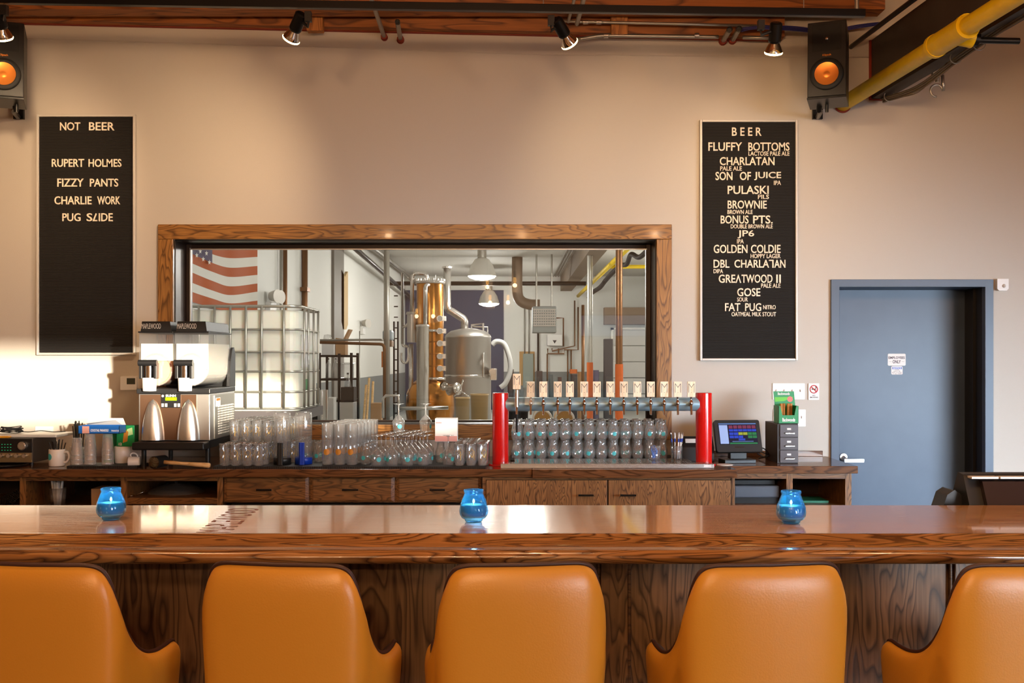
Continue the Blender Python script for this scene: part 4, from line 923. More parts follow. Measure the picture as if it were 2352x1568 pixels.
# ---- beer tap tower
tw = thing('tap_tower', 'beer tap bridge of a polished tube between two red columns', 'beer tap tower', (.53, 6.24, CT))
TX0, TX1, TY = -.0675, 1.122, 6.24
for x, n_ in ((TX0, 0), (TX1, 1)):
    b = MB(); b.cyl((x, TY, CT+.006), (x, TY, 1.312), .0475, n=40); b.cyl((x, TY, 1.312), (x, TY, 1.315), .0475, .044, 40); co = b.build('column', M['red'], tw, bevel=0)
    b = MB(); b.cyl((x, TY, CT+.0005), (x, TY, CT+.007), .07, .068, 36); b.build('flange', M['red'], co)
tzc = 1.248
b = MB(); b.cyl((TX0+.03, TY, tzc), (TX1-.03, TY, tzc), .0395, n=40, caps=False); b.build('tube', M['blue_chrome'], tw)
hx_ = [1187, 1219, 1248, 1281, 1309, 1342, 1371, 1402, 1433, 1464, 1495, 1526, 1557, 1588]
def tap_mesh(x, tall):
    y = TY-.04; o = []
    b = MB(); b.cyl((x, y+.006, tzc), (x, y-.022, tzc), .0135, .011, 16); b.lathe([(.006, -.012), (.0105, -.008), (.0115, .002), (.0105, .012), (.006, .02), (.0055, .034), (.008, .036), (.0065, .042), (.005, .05)], (x, y-.032, tzc+.006), 14)
    b.cyl((x, y-.034, tzc), (x, y-.046, tzc-.058), .0085, .0062, 12)
    if tall: b.cyl((x, y-.032, tzc-.012), (x, y-.032, tzc+.085), .013, .010, 14)
    f = b.build('faucet', M['chrome'], tw)
    z0 = tzc+.045+(.045 if tall else 0); w, h = .0225, .0445
    yb_ = y-.046
    b = MB(); b.prism(rrect(x-w, x+w, z0, z0+h*2, .002), yb_, yb_+.016, 'y'); hd = b.build('handle', M['pale_maple'], tw, bevel=.0015)
    b = MB(); zc = z0+h*1.15; k = .0155; t_ = .0024
    for (u0, v0), (u1, v1) in (((-k, -.026), (-k, .026)), ((-k, .026), (0, .004)), ((0, .004), (k, .026)), ((k, .026), (k, -.026))):
        l = math.hypot(u1-u0, v1-v0); nx, nz = -(v1-v0)/l*t_/2, (u1-u0)/l*t_/2
        q = b.add([(x+u0+nx, yb_-.0008, zc+v0+nz), (x+u1+nx, yb_-.0008, zc+v1+nz), (x+u1-nx, yb_-.0008, zc+v1-nz), (x+u0-nx, yb_-.0008, zc+v0-nz)]); b.face((q, q+1, q+2, q+3))
    b.cyl((x, yb_, zc-.026), (x, yb_-.0008, zc-.026), .0016, n=8); b.build('burnt_mark', M['ink'], hd)
    if tall:
        b = MB(); b.cyl((x, y-.046, tzc-.055), (x, y-.046, tzc-.16), .0075, .006, 10); b.build('hose', M['black_rub'], f)
for i, x in enumerate(hx_): tap_mesh(xat(x, 6.155), i == 0)
b = MB(); x = xat(1218, 6.13); A = [(x-.034, 6.118, tzc+.0), (x+.022, 6.118, tzc-.0), (x+.026, 6.125, tzc+.132), (x-.016, 6.125, tzc+.132)]
q = b.add(A + [(p[0]-(.0 if i in (1, 2) else .012), 6.19, p[2]) for i, p in enumerate(A)])
for f_ in ((0,1,2,3),(1,5,6,2),(0,3,7,4),(3,2,6,7)): b.face([q+i for i in f_])
M['milky'] = thin_glass('milky_plastic', (.82, .82, .82, 1), .12, .5, 1.5, .25)
tag(b.build('plastic_sleeve', M['milky']), 'clear plastic sleeve over the second tap handle from the left', 'plastic sleeve')
# drip tray
dt = thing('drip_tray', 'long stainless drip tray under the taps', 'drip tray', (.54, 6.07, CT))
b = MB(); b.box(-.064, 1.145, 6.045, 6.165, CT+.0006, CT+.0245); b.box(.015, 1.045, 6.165, 6.37, CT+.0006, CT+.0245); b.build('tray', M['steel'], dt, bevel=.0015)
b = MB()
for i in range(88): x = -.05+i*.01355; b.box(x, x+.0052, 6.053, 6.162 if not .02 < x < 1.03 else 6.365, CT+.0246, CT+.0262)
b.build('grille', M['chrome'], dt)
b = MB(); x0 = xat(1617, 6.045); b.box(x0, x0+.04, 6.043, 6.045, CT+.006, CT+.02); b.build('maker_plate', M['paper'], dt)
# toothpick glass, pens
tp = thing('toothpick_glass', 'small glass full of blue plastic picks at the right end of the drip tray', 'glass', (xat(1503, 6.28), 6.28, CT+.0265))
lx, ly, lz = tp.location
MB().lathe([(0, .004), (.028, .004), (.031, 0), (.033, .01), (.039, .083), (.038, .083), (.036, .06)], (lx, ly, lz), 24).build('glass_body', M['glass'], tp)
M['picks'] = mat('blue_picks', C(20, 120, 220), .3); b = MB()
for i in range(46):
    a, rr = random.uniform(0, 2*PI), random.uniform(0, .026); p0 = Vector((lx+rr*math.cos(a)*.8, ly+rr*math.sin(a)*.8, lz+random.uniform(.008, .04)))
    p1 = p0+Vector((random.uniform(-.012, .012), random.uniform(-.012, .012), random.uniform(.025, .045))); b.cyl(p0, p1, .0022, .0035, 5)
tag(b.build('plastic_picks', M['picks'], tp), kind='stuff')
pc = thing('pen_cup', 'clear cup holding pens beside the right red column', 'pen cup', (xat(1554, 6.3), 6.3, CT+.0267))
lx, ly, lz = pc.location
MB().lathe([(0, .003), (.032, .003), (.033, 0), (.034, .08), (.033, .08), (.032, .02)], (lx, ly, lz), 20).build('cup', M['clearpl'], pc)
for i, (dx, dy, tx_, m) in enumerate(((-.02, 0, -.012, 'black'), (-.008, .01, 0, 'steel'), (.004, -.008, .01, 'white'), (.014, 0, .016, 'white'), (.02, .01, .02, 'steel'))):
    o = thing('pen', 'pen standing in the clear cup, %s from the left' % ORD[i], 'pen', (lx+dx, ly+dy, lz+.0035), group='pens in the cup')
    p0 = Vector((lx+dx, ly+dy, lz+.0035)); p1 = p0+Vector((tx_, .004, .145))
    MB().cyl(p0, p1, .0045, n=10).build('barrel', M[m], o); MB().cyl(p0+(p1-p0)*.68, p0+(p1-p0)*.82, .0049, n=10).build('grip', M['blue_pl'], o); MB().cyl(p1, p1+(p1-p0)*.06, .002, n=6).build('clicker', M['chrome'], o)
cb = MB().box(xat(1546, 6.6), xat(1592, 6.6), 6.55, 6.68, CT+.0005, 1.02).build('card_box', M['card'], bevel=.003); tag(cb, 'brown card box against the wall behind the pen cup', 'box')
pr = thing('receipt_printer', 'small black receipt printer half hidden by the right red column', 'printer', (xat(1592, 6.45), 6.42, CT+.0005))
b = MB(); xa, xb = xat(1568, 6.42), xat(1640, 6.42); b.prism([(6.42, CT+.0005), (6.54, CT+.0005), (6.54, 1.03), (6.47, 1.045), (6.42, .98)], xa, xb, 'x'); b.build('body', M['black'], pr, bevel=.005)
b = MB(); b.box(xa+.02, xb-.02, 6.44, 6.46, 1.005, 1.03); b.build('paper_slot', M['alu'], pr)
# ---- till screen, drawer cabinet, cigars
tl = thing('till_screen', 'black touch screen till tilted back on its stand, showing coloured buttons', 'till', (xat(1700, 6.4), 6.36, CT+.0005))
C0 = Vector((xat(1699, 6.36), 6.36, CT)); T = Matrix.Translation(C0) @ Matrix.Rotation(.12, 4, 'Z') @ Matrix.Translation((0, 0, .085)) @ Matrix.Rotation(math.radians(-20), 4, 'X')
def tb(x0, x1, y0, y1, z0, z1): return MB().box(x0, x1, y0, y1, z0, z1, T)
o = MB(); o.prism(rrect(-.140, .140, -.02, .178, .012), 0, .03, 'y'); o.v = [tuple(T @ Vector(v)) for v in o.v]; sc_ = o.build('screen_case', M['black'], tl, bevel=.003)
S = lambda n, c, e=.55: mat(n, C(*c), .25, emit=C(*c), estr=e)
M['scr'] = [S('screen_dark', (14, 18, 40)), S('screen_pale', (130, 150, 190)), S('screen_blue', (28, 54, 150)), S('screen_red', (92, 40, 62)), S('screen_green', (30, 96, 56)), S('screen_olive', (120, 130, 46)), S('screen_line', (70, 96, 140))]
o = tb(-.118, .118, -.0015, 0, .026, .158); 
def tile(x0, x1, z0, z1, m): o.m = m; a = len(o.v); o.box(x0, x1, -.0022, -.0015, z0, z1, T)
tile(-.116, .116, .150, .157, 6); tile(-.114, -.062, .03, .146, 1)
for i in range(6):
    x = -.054+i*.0285
    tile(x, x+.024, .124, .144, 3); tile(x, x+.026, .106, .12, 2); tile(x, x+.026, .084, .1, 5 if i in (2, 3) else (4 if i > 3 else 2)); tile(x, x+.026, .064, .08, 4 if i > 3 else (2 if i < 3 else 0))
tile(.0, .04, .050, .062, 2); tile(-.04, .09, .042, .046, 6); tile(-.056, .114, .028, .037, 4)
o.build('display', M['scr'], sc_)
tb(-.03, .03, -.001, 0, .004, .012).build('maker_mark', M['bronze'], sc_)
b = MB(); b.box(-.10, .09, -.03, .1, .0005, .022); b.box(-.10, .09, -.034, -.03, .016, .022); b.box(-.05, .05, .02, .07, .022, .1)
Tz = Matrix.Translation(C0) @ Matrix.Rotation(.12, 4, 'Z'); b.v = [tuple(Tz @ Vector(v)) for v in b.v]; b.build('stand', M['black'], tl, bevel=.003)
b = MB()
for k in range(3): b.tube(catmull([C0+Vector((.12, .06, .09-.02*k)), C0+Vector((.17, .09, .075-.025*k)), C0+Vector((.21, .15, .03)), C0+Vector((.16, .2, .008))], 6), .0035, 6)
tag(b.build('power_cable', M['black_rub']), 'black cables trailing from the till to the wall', 'cable')
fc = thing('drawer_box', 'small dark grey three drawer card cabinet on the counter', 'small drawer cabinet', (xat(1808, 6.33), 6.33, CT+.0005))
xa, xb = xat(1790.5, 6.33), xat(1833, 6.33); zt = 1.51-(973-825)*6.33/F
M['dgrey'] = mat('dark_grey_metal', C(84, 78, 80), .4, .2)
MB().box(xa-.014, xb, 6.33, 6.63, CT+.0005, zt).build('case', mat('dark_case', C(44, 40, 40), .45), fc, bevel=.002)
dh = (zt-CT-.008)/3
for k in range(3):
    z = CT+.004+k*dh; d_ = MB().box(xa+.001, xb-.001, 6.321, 6.33, z+.002, z+dh-.001).build('drawer', M['dgrey'], fc, bevel=.0015); xm = (xa+xb)/2
    MB().box(xm-.013, xm+.011, 6.3195, 6.321, z+dh*.58, z+dh*.73).build('label_holder', M['paper'], d_)
    b = MB(); b.prism([(6.321, z+dh*.33), (6.309, z+dh*.28), (6.309, z+dh*.36), (6.321, z+dh*.42)], xm-.024, xm+.03, 'x'); b.build('pull', M['steel'], d_)
cg = thing('cigar_box', 'open green cigar display box standing on the small drawer cabinet', 'box', (xat(1808, 6.34), 6.34, zt+.0005))
M['green'] = mat('green_card', C(24, 140, 76), .4); M['green2'] = mat('bright_green_print', C(96, 190, 40), .4)
z0, z1, zl = zt+.0005, 1.51-(932-825)*6.34/F, 1.51-(898-825)*6.5/F
XA, XB = xat(1788.5, 6.34), xat(1834, 6.34)
b = MB(); ya, yb, t = 6.34, 6.46, .002
b.prism([(XA, z0), (XB, z0), (XB, z1), (XB-.012, z1), (XB-.024, z0+.05), (XA+.022, z0+.05), (XA+.01, z1), (XA, z1)], ya, ya+t, 'y'); b.box(XA, XA+t, ya, yb, z0, z1); b.box(XB-t, XB, ya, yb, z0, z1); b.box(XA, XB, yb-t, yb, z0, z1); b.box(XA, XB, ya, yb, z0, z0+t)
b.build('box', M['green'], cg)
L0, L1 = xat(1777, 6.47), xat(1824, 6.47)
b = MB(); b.prism([(L0+.004, z1-.002), (L1+.004, z1-.002), (L1-.004, zl), (L0-.004, zl)], yb, yb+.003, 'y'); lid = b.build('lid', M['green'], cg)
b = MB(); b.prism([(L0+.006, z1+.02), (L0+.06, z1+.025), (L1-.004, z1+.05), (L0+.004, z1+.048)], yb-.001, yb-.0003, 'y'); b.build('bright_band', M['green2'], lid)
b = MB(); b.cyl((L1-.028, yb-.001, z1+.036), (L1-.028, yb-.0018, z1+.036), .017, n=18); b.build('rose_print', mat('rose_print', C(214, 120, 110), .5), lid)
b = MB(); put_text(b, 'Backwoods', L0+.022, L1-.03, zl-.022, zl-.006, yb-.0005, .0006, .02); b.build('lettering', M['white'], lid)
b = MB(); put_text(b, 'Backwoods', XA+.022, XB-.02, z0+.012, z0+.034, ya-.0003, .0006, .03); b.build('lettering', M['white'], cg)
for i in range(4):
    x = XA+.028+i*.021; o = MB().cyl((x, 6.395+.02*(i % 2), z0+.003), (x+.002, 6.395+.02*(i % 2), z1+.012), .0095, .0085, 12).build('cigar', mat('cigar_leaf', C(190, 128, 60), .6) if i == 0 else bpy.data.materials['cigar_leaf'])
    tag(o, 'brown wrapped cigar in the green box, %s from the left' % ORD[i], 'cigar', 'cigars in the green box')
co = MB().cyl((xat(1668, 6.2), 6.235, CT+.0005), (xat(1668, 6.2), 6.235, CT+.004), .048, n=28).build('coaster', M['paper']); tag(co, 'round white coaster beside the right red column', 'coaster')

# ---- left end of the counter
rv = thing('stereo_receiver', 'old stereo receiver with a black dial front and metal knobs', 'stereo receiver', (-3.0, 6.2, CT+.0005))
xr = xat(75.5, 6.2); zb, ztp = CT+.016, 1.51-(1006-825)*6.2/F
MB().box(-3.36, xr, 6.2, 6.52, zb, ztp).build('case', mat('receiver_case', C(72, 66, 62), .45, .3), rv, bevel=.003)
for x in (xr-.02, -3.33):
    for y in (6.23, 6.49): MB().cyl((x, y, CT+.0005), (x, y, zb), .012, n=10).build('foot', M['black'], rv)
zm = zb+(ztp-zb)*.42
MB().box(-3.355, xr-.004, 6.192, 6.2, zm, ztp-.003).build('dial_panel', M['black'], rv, bevel=.001)
MB().box(-3.355, xr-.004, 6.192, 6.2, zb+.003, zm-.001).build('lower_panel', mat('champagne_metal', C(172, 156, 122), .3, .8), rv, bevel=.001)
b = MB()
for r_ in range(3):
    for c_ in range(9): b.box(xat(-30+c_*6.6, 6.19), xat(-30+c_*6.6+2.6, 6.19), 6.1915, 6.192, zm+.012+r_*.017, zm+.015+r_*.017)
b.build('dial_marks', mat('green_marks', C(40, 170, 120), .4, emit=C(40, 180, 120), estr=.6), rv)
kx, kz = xat(54, 6.19), 1.51-(1023-825)*6.19/F
b = MB(); b.cyl((kx, 6.192, kz), (kx, 6.166, kz), .0255, .024, 30); b.cyl((kx, 6.166, kz), (kx, 6.163, kz), .022, .019, 30); b.build('tuning_knob', M['steel'], rv)
for x in (-20, 4, 22, 40, 58):
    kx, kz = xat(x, 6.19), 1.51-(1046-825)*6.19/F; MB().cyl((kx, 6.192, kz), (kx, 6.168, kz), .0125, .011, 20).build('knob', M['steel'], rv)
lt = tag(MB().box(-3.2, xat(148, 6.35), 6.24, 6.5, ztp+.0005, ztp+.018).build('laptop', M['alu'], bevel=.005), 'thin pale closed laptop lying on the receiver', 'laptop')
b = MB()
for k in range(7): b.tube([(-2.98+.06*math.cos(a*1.0+k)*(1+.12*math.sin(k*2)), 6.35+.05*math.sin(a+k), ztp+.0265+.006*k*.8+.004*math.sin(2*a+k)) for a in [2*PI*i/22 for i in range(23)]], .0026, 6)
b.tube(catmull([(-2.93, 6.33, ztp+.03), (-2.86, 6.32, ztp+.028), (-2.8, 6.34, ztp+.034), (-2.74, 6.38, ztp+.024), (-2.70, 6.45, ztp+.023)], 6), .0026, 6)
tag(b.build('coiled_cable', M['black_rub']), 'coil of thin black cable lying on the laptop', 'cable')
tag(MB().box(-3.15, xat(20, 6.2), 6.20, 6.235, ztp+.0005, ztp+.012).build('phone', mat('amber_case', C(222, 156, 40), .4), bevel=.004), 'flat amber coloured case at the front edge of the receiver top', 'case')
tag(MB().lathe([(0, .004), (.15, .004), (.162, .014), (.165, .014), (.163, .010), (.15, 0), (0, 0)], (xat(-16, 6.1)-.0, 6.155-.0, CT+.0006), 48).build('serving_tray', M['black']), 'round black serving tray in front of the receiver', 'tray')
def mug(x, y, z, label, rz=0, lying=False, logo=True, s=1.0):
    t = thing('mug', label, 'mug', (x, y, z), rz, 'white mugs on the counter')
    R = Matrix.Rotation(-PI/2, 4, 'Y') if lying else Matrix.Identity(4)
    off = Vector((.05*s, 0, .046*s)) if lying else Vector((0, 0, 0))
    f = lambda b: setattr(b, 'v', [tuple((R @ (Vector(v)*s))+off) for v in b.v])
    b = MB(); b.lathe([(0, 0), (.040, 0), (.044, .004), (.0455, .05), (.0455, .095), (.044, .098), (.042, .095), (.041, .01), (0, .008)], n=32); f(b); b.build('cup', M['ceramic'], t, world=False)
    b = MB(); b.tube(catmull([(.044, 0, .078), (.062, 0, .082), (.074, 0, .066), (.072, 0, .042), (.058, 0, .024), (.043, 0, .022)], 5), .0068, 10); f(b); b.build('handle', M['ceramic'], t, world=False)
    if logo:
        b = MB(); rows = [[(.0462*math.sin(-.55+.019*k*math.cos(a)/.046), -.0462*math.cos(-.55+.019*k*math.cos(a)/.046), .055+.019*k*math.sin(a)) for a in [2*PI*i/18 for i in range(18)]] for k in (.01, .5, 1)]; b.grid(rows, wrap=True); f(b); b.build('printed_mark', M['teal'], t, world=False)
    return t
def straws(x, y, z, n, label, h, m, r=.0022, spread=.03, rad=.028, grp=None, cat='straw', kind='straw'):
    for i in range(n):
        a = 2*PI*i*.618; rr = rad*math.sqrt((i+.5)/n)
        p0 = Vector((x+rr*.55*math.cos(a), y+rr*.55*math.sin(a), z)); p1 = Vector((x+(rr+spread*rr/rad)*math.cos(a), y+(rr+spread*rr/rad)*math.sin(a), z+h*random.uniform(.9, 1.05)))
        o = MB().cyl(p0, p1, r, n=7, caps=False).build(kind, m, solid=.0006); tag(o, label, cat, grp)
mug(xat(129, 6.16), 6.17, CT+.0005, 'white mug with a teal dot, holding black straws, beside the receiver', -.1)
straws(xat(129, 6.16), 6.17, CT+.010, 16, 'thin black straw standing in the teal dotted mug beside the receiver', .135, M['black'], .0026, .022, .03, 'black straws in the dotted mug')
mug(xat(178, 6.33), 6.34, CT+.0005, 'white mug behind the plastic cup stacks, holding tall black straws', .4)
straws(xat(178, 6.33), 6.34, CT+.010, 14, 'tall black straw in the mug behind the plastic cups', .235, M['black'], .003, .002, .034, 'tall black straws behind the cups')
M['cup_pl'] = thin_glass('frosted_cup', (.95, .95, .95, 1), .14, .7, 1.3, .12, .22)
def cup_stack(x, y, z, n, label):
    for k in range(n):
        b = MB(); z0_ = z+k*.0265*1.0
        pr_ = [(.034, 0), (.0350, .004), (.0335, .008), (.0255, .098), (.0245, .1), (0, .1)]
        b.lathe(pr_, (x, y, z0_), 24); o = b.build('plastic_cup', M['cup_pl']); tag(o, label % (ORD[k] if k < n-1 else 'topmost'), 'plastic cup', 'upturned plastic cups in stacks')
PZ = CT+.0125
cup_stack(xat(177, 6.13), 6.13, PZ, 3, '%s upturned clear plastic cup from the bottom in the short left stack')
cup_stack(xat(206, 6.13), 6.14, PZ, 4, '%s upturned clear plastic cup from the bottom in the middle stack')
cup_stack(xat(246, 6.13), 6.14, PZ, 4, '%s upturned clear plastic cup from the bottom in the right stack')
pz = PZ+3*.0265+.1008
pb = thing('picks_box', 'blue COCKTAIL PARASOLS card box on top of the plastic cup stacks', 'box', (xat(228, 6.1), 6.14, pz))
xa, xb = xat(182, 6.1), xat(276, 6.1); bz1 = pz+.045; M['boxblue'] = mat('blue_card', C(24, 92, 170), .4)
b = MB(); b.box(xa, xb, 6.085, 6.19, pz, pz+.002); b.box(xa, xb, 6.085, 6.087, pz, bz1); b.box(xa, xb, 6.188, 6.19, pz, bz1); b.box(xa, xa+.002, 6.085, 6.19, pz, bz1); b.box(xb-.002, xb, 6.085, 6.19, pz, bz1); b.build('box', M['boxblue'], pb)
b = MB(); q = b.add([(xa+.01, 6.19, bz1), (xb-.02, 6.19, bz1), (xb-.045, 6.15, bz1+.03), (xa+.03, 6.15, bz1+.012), ]); b.face((q, q+1, q+2, q+3)); q = b.add([(xa, 6.19, bz1), (xb, 6.19, bz1), (xb-.03, 6.23, bz1+.036), (xa+.0, 6.23, bz1+.036)]); b.face((q, q+1, q+2, q+3)); b.build('lid_flap', M['paper'], pb, solid=.0015)
b = MB(); put_text(b, 'COCKTAIL PARASOLS', xat(208, 6.085), xat(249, 6.085), pz+.012, pz+.026, 6.0848, .0005, .02); put_text(b, 'PARASOLS', xat(256, 6.085), xat(273, 6.085), pz+.012, pz+.022, 6.0848, .0005, .01); b.build('lettering', M['white'], pb)
b = MB(); b.box(xat(189, 6.085), xat(205, 6.085), 6.0842, 6.085, pz+.002, bz1-.002); b.build('picture_panel', mat('pink_picture', C(206, 150, 140), .5), pb)
mug(xat(282, 6.24), 6.235, PZ, 'upright white mug carrying a green box, right of the cup stacks', 2.3, False, False)
gb = thing('snack_box', 'green printed snack box marked 12 standing on a white mug', 'box', (xat(290, 6.2), 6.235, PZ+.0985))
xa, xb = xat(268, 6.2), xat(309, 6.2); zg = PZ+.0985
MB().box(xa, xb, 6.2, 6.27, zg, zg+.122).build('carton', M['green'], gb, bevel=.002)
b = MB(); b.prism([(xa+.035, zg+.02), (xa+.062, zg+.03), (xa+.068, zg+.085), (xa+.045, zg+.10)], 6.1985, 6.1998, 'y'); b.build('orange_print', M['orange_p'], gb)
b = MB(); b.prism([(xa+.06, zg+.06), (xa+.095, zg+.07), (xa+.09, zg+.11), (xa+.06, zg+.1)], 6.1988, 6.1999, 'y'); b.build('pale_print', mat('pale_green_print', C(190, 220, 150), .5), gb)
b = MB(); put_text(b, '12', xa+.012, xa+.03, zg+.006, zg+.022, 6.1998, .0006, .03); b.build('lettering', M['white'], gb)
tag(MB().box(xat(236, 6.28), xat(266, 6.28), 6.29, 6.36, CT+.0005, CT+.19).build('snack_box', M['green'], bevel=.002), 'second green box seen through the plastic cups', 'box')
mug(xat(314, 6.16)+.0, 6.12, CT+.0005, 'white mug tipped on its side under the drink machine edge', .1, True, False, .65)
# mallet
ml = thing('muddling_mallet', 'wooden handled mallet with a black head lying before the drink machine', 'mallet', (xat(420, 6.04), 6.03, CT+.0005))
hc = Vector((xat(361, 6.03), 6.055, CT+.036)); hd_ = Vector((-.25, -.85, 0)).normalized()
b = MB(); b.cyl(hc-hd_*.055, hc+hd_*.045, .033, .035, 24); b.build('head', M['black_rub'], ml, bevel=.003)
b = MB(); fc_ = hc+hd_*.0455; b.lathe([(.033, 0), (.034, .004), (.026, .009), (0, .011)], fc_, 24, hd_.to_track_quat('Z', 'Y').to_matrix()); b.build('metal_face', mat('hammered_metal', C(120, 100, 76), .25, 1, bump=(160, 1.0)), ml)
e0 = hc+Vector((.03, 0, -.002)); e1 = Vector((xat(482, 6.03), 6.035, CT+.017))
b = MB(); b.tube([e0, e0.lerp(e1, .2), e0.lerp(e1, .35), e0.lerp(e1, .75), e0.lerp(e1, .97), e1], [.012, .0115, .0095, .013, .0145, .011], 14); b.build('handle', M['handlewood'], ml)
# things on the open shelves
szm = fz(1172)+.0008
sg = thing('straw_glass', 'clear glass of thick clear straws on the open shelf', 'glass', (fx(133), 6.16, szm))
lx = xat(133, 6.16); MB().lathe([(0, .003), (.036, .003), (.038, 0), (.046, .115), (.045, .115), (.043, .05)], (lx, 6.16, szm), 24).build('glass_body', M['clearpl'], sg)
M['cl_straw'] = mat('clear_straw', C(214, 214, 212), .3)
straws(lx, 6.16, szm+.006, 13, 'thick clear straw in the glass on the open shelf', .15, M['cl_straw'], .0062, .012, .026, 'clear straws on the shelf')
tag(MB().box(xat(209, 6.2), xat(262, 6.2), 6.2, 6.36, szm, szm+.105).build('card_box', M['card'], bevel=.003), 'brown card box on the open shelf behind the left candle', 'box')
sz2 = fz(1143)+.0008
hn = thing('food_cloche', 'clear domed lid lying on the right open shelf', 'dome lid', (xat(400, 6.25), 6.25, sz2))
MB().lathe([(.16, 0), (.158, .006), (.12, .03), (.06, .048), (.012, .052), (.008, .06), (.012, .068), (0, .07)], (xat(405, 6.3), 6.3, sz2), 36).build('dome', M['clearpl'], hn)
tg = thing('bar_tongs', 'metal bar strainer lying on the right open shelf', 'strainer', (xat(320, 6.1), 6.12, sz2))
b = MB(); b.tube([(xat(320, 6.1)+.03*math.cos(a), 6.12+.03*math.sin(a), sz2+.017+.012*math.cos(a)) for a in [2*PI*i/20 for i in range(20)]], .003, 6, closed=True); b.tube([(xat(320, 6.1)-.03, 6.11, sz2+.005), (xat(320, 6.1)-.055, 6.09, sz2+.004)], .004, 6); b.build('ring', M['chrome'], tg)
b = MB()
for i in range(9): b.tube(catmull([(-2.98+.01*i, 6.2, fz(1168)+.005), (-2.95+.012*i, 6.16, fz(1168)+.05+.006*i), (-2.86+.006*i, 6.12, fz(1168)+.02+.007*i)], 6), .003, 5)
tag(b.build('cable_heap', M['black_rub']), 'heap of dark cables on the shelf at the left photo edge', 'cable')
pt2 = thing('network_box', 'flat grey box on the shelf of the right open cabinet', 'box', (rx(1745), 6.26, rz_(1160)+.0008))
zz = rz_(1160)+.0008; MB().box(rx(1692), rx(1796), 6.26, 6.5, zz+.035, zz+.105).build('case', mat('slate_grey', C(84, 92, 104), .4), pt2, bevel=.008); MB().box(rx(1694), rx(1794), 6.27, 6.48, zz, zz+.035).build('base', M['black'], pt2)
tag(MB().box(rx(1694), rx(1790), 6.3, 6.5, zz+.1065, zz+.135).build('flat_player', M['black'], bevel=.003), 'thin black box lying on the grey box in the right cabinet', 'box')
b = MB(); b.box(rx(1845), rx(1915), 6.3, 6.5, zz, zz+.012); o = b.build('folder', mat('green_folder', C(30, 110, 84), .5)); tag(o, 'green folder on the rightmost open shelf', 'folder')
# till seen from behind on the bar's work shelf
bt = thing('bar_till', 'black till terminal seen from behind above the right end of the bar', 'till', (1.42, 3.36, .8705))
q = lambda x, y, d: pt(x, y, d)
xl, zt_ = q(2200, 1083, 3.34); zl_ = q(2150, 1167, 3.36)[1]; xR = xl+.52
b = MB(); b.prism([(3.30, zt_-.005), (3.34, zt_), (3.47, .94), (3.44, .91), (3.25, .98), (3.245, 1.045)], xl, xR, 'x'); b.build('head', M['black'], bt, bevel=.005)
b = MB(); b.prism([(3.226, 1.056), (3.268, 1.136), (3.300, 1.14), (3.27, 1.05)], xl+.045, xR, 'x'); b.build('hinge_roll', mat('dark_red_metal', C(58, 46, 44), .3, .6), bt)
for k in range(3): MB().box(xl+.012+.088*k, xl+.094+.088*k, 3.266, 3.3, zt_-.014, zt_-.008).build('vent_strip', M['alu'], bt)
b = MB(); b.box(xl+.04, xR, 3.222, 3.26, 1.051, 1.0555)
for k in range(3): b.box(xl+.045, xR, 3.232, 3.25, 1.034-.007*k, 1.0375-.007*k)
b.build('fins', M['steel'], bt)
MB().box(xl+.038, xl+.058, 3.2415, 3.247, 1.005, 1.011).build('amber_sticker', mat('amber_sticker', C(226, 180, 70), .5), bt)
b = MB(); b.prism([(xl-.072, .872), (xl+.06, .872), (xl+.06, 1.045), (xl-.022, 1.105), (xl-.045, 1.09), (xl-.065, 1.03)], 3.31, 3.40, 'y'); b.build('card_reader', M['black'], bt, bevel=.005)
b = MB(); b.box(xl+.1, xl+.42, 3.25, 3.45, .8705, .89); b.box(xl+.18, xl+.3, 3.35, 3.42, .89, .96); b.build('stand', M['black'], bt, bevel=.004)
b = MB(); b.lathe([(0, 0), (.028, 0), (.028, .003)], (xl+.2, 3.2425, .985), 24, Matrix.Rotation(PI/2, 3, 'X')); b.build('round_cover', M['dgrey'], bt)
# pendant lamps over the tables behind the camera (seen mirrored in the window) and over the bar, one added as fill
M['filament'] = mat('warm_filament', C(255, 200, 110), .3, emit=C(255, 190, 96), estr=8)
def pendant(X, Y, Z, label, en=78):
    t = thing('pendant_lamp', label, 'pendant lamp', (X, Y, Z), group='glass cylinder pendants')
    b = MB(); b.lathe([(.075, -.13), (.075, .15), (.07, .16), (.02, .165)], (X, Y, Z), 24); b.build('glass_shade', M['clearpl'], t)
    b = MB(); b.lathe([(.012, .0), (.022, .02), (.022, .06), (.012, .09)], (X, Y, Z), 16); b.build('bulb', M['filament'], t)
    b = MB(); b.cyl((X, Y, Z+.08), (X, Y, Z+.17), .018); b.cyl((X, Y, Z+.17), (X, Y, 4.0), .004, n=6); b.build('cord', M['black'], t)
    lamp('pendant_glow', 'POINT', (X, Y, Z-.035), en, (1, .58, .29), shadow_soft_size=.03)
pendant(.04, -1.1, 2.6, 'glass pendant lamp seen as the upper right warm reflection in the window')
pendant(-.36, -1.45, 2.6, 'glass pendant lamp seen as the upper left warm reflection in the window')
pendant(-.33, -1.95, 2.4, 'glass pendant lamp seen as the lower left warm reflection in the window')
pendant(-.06, -1.95, 2.4, 'glass pendant lamp seen as the lower right warm reflection in the window')
pendant(-1.45, -2.1, 2.2, 'glass pendant lamp mirrored on the copper still, left of three')
pendant(-1.2, -2.1, 2.2, 'glass pendant lamp mirrored on the copper still, right of three')
for i, X in enumerate((-1.3, .1, 1.5)): pendant(X, 2.35, 2.85, 'glass pendant lamp hanging over the bar above the photo, %s from the left' % ORD[i], 62)
pendant(4.1, 2.4, 2.85, 'unseen glass pendant lamp added at far right to warm the upper wall', 105)  # added out of view, warm fill for the upper right wall
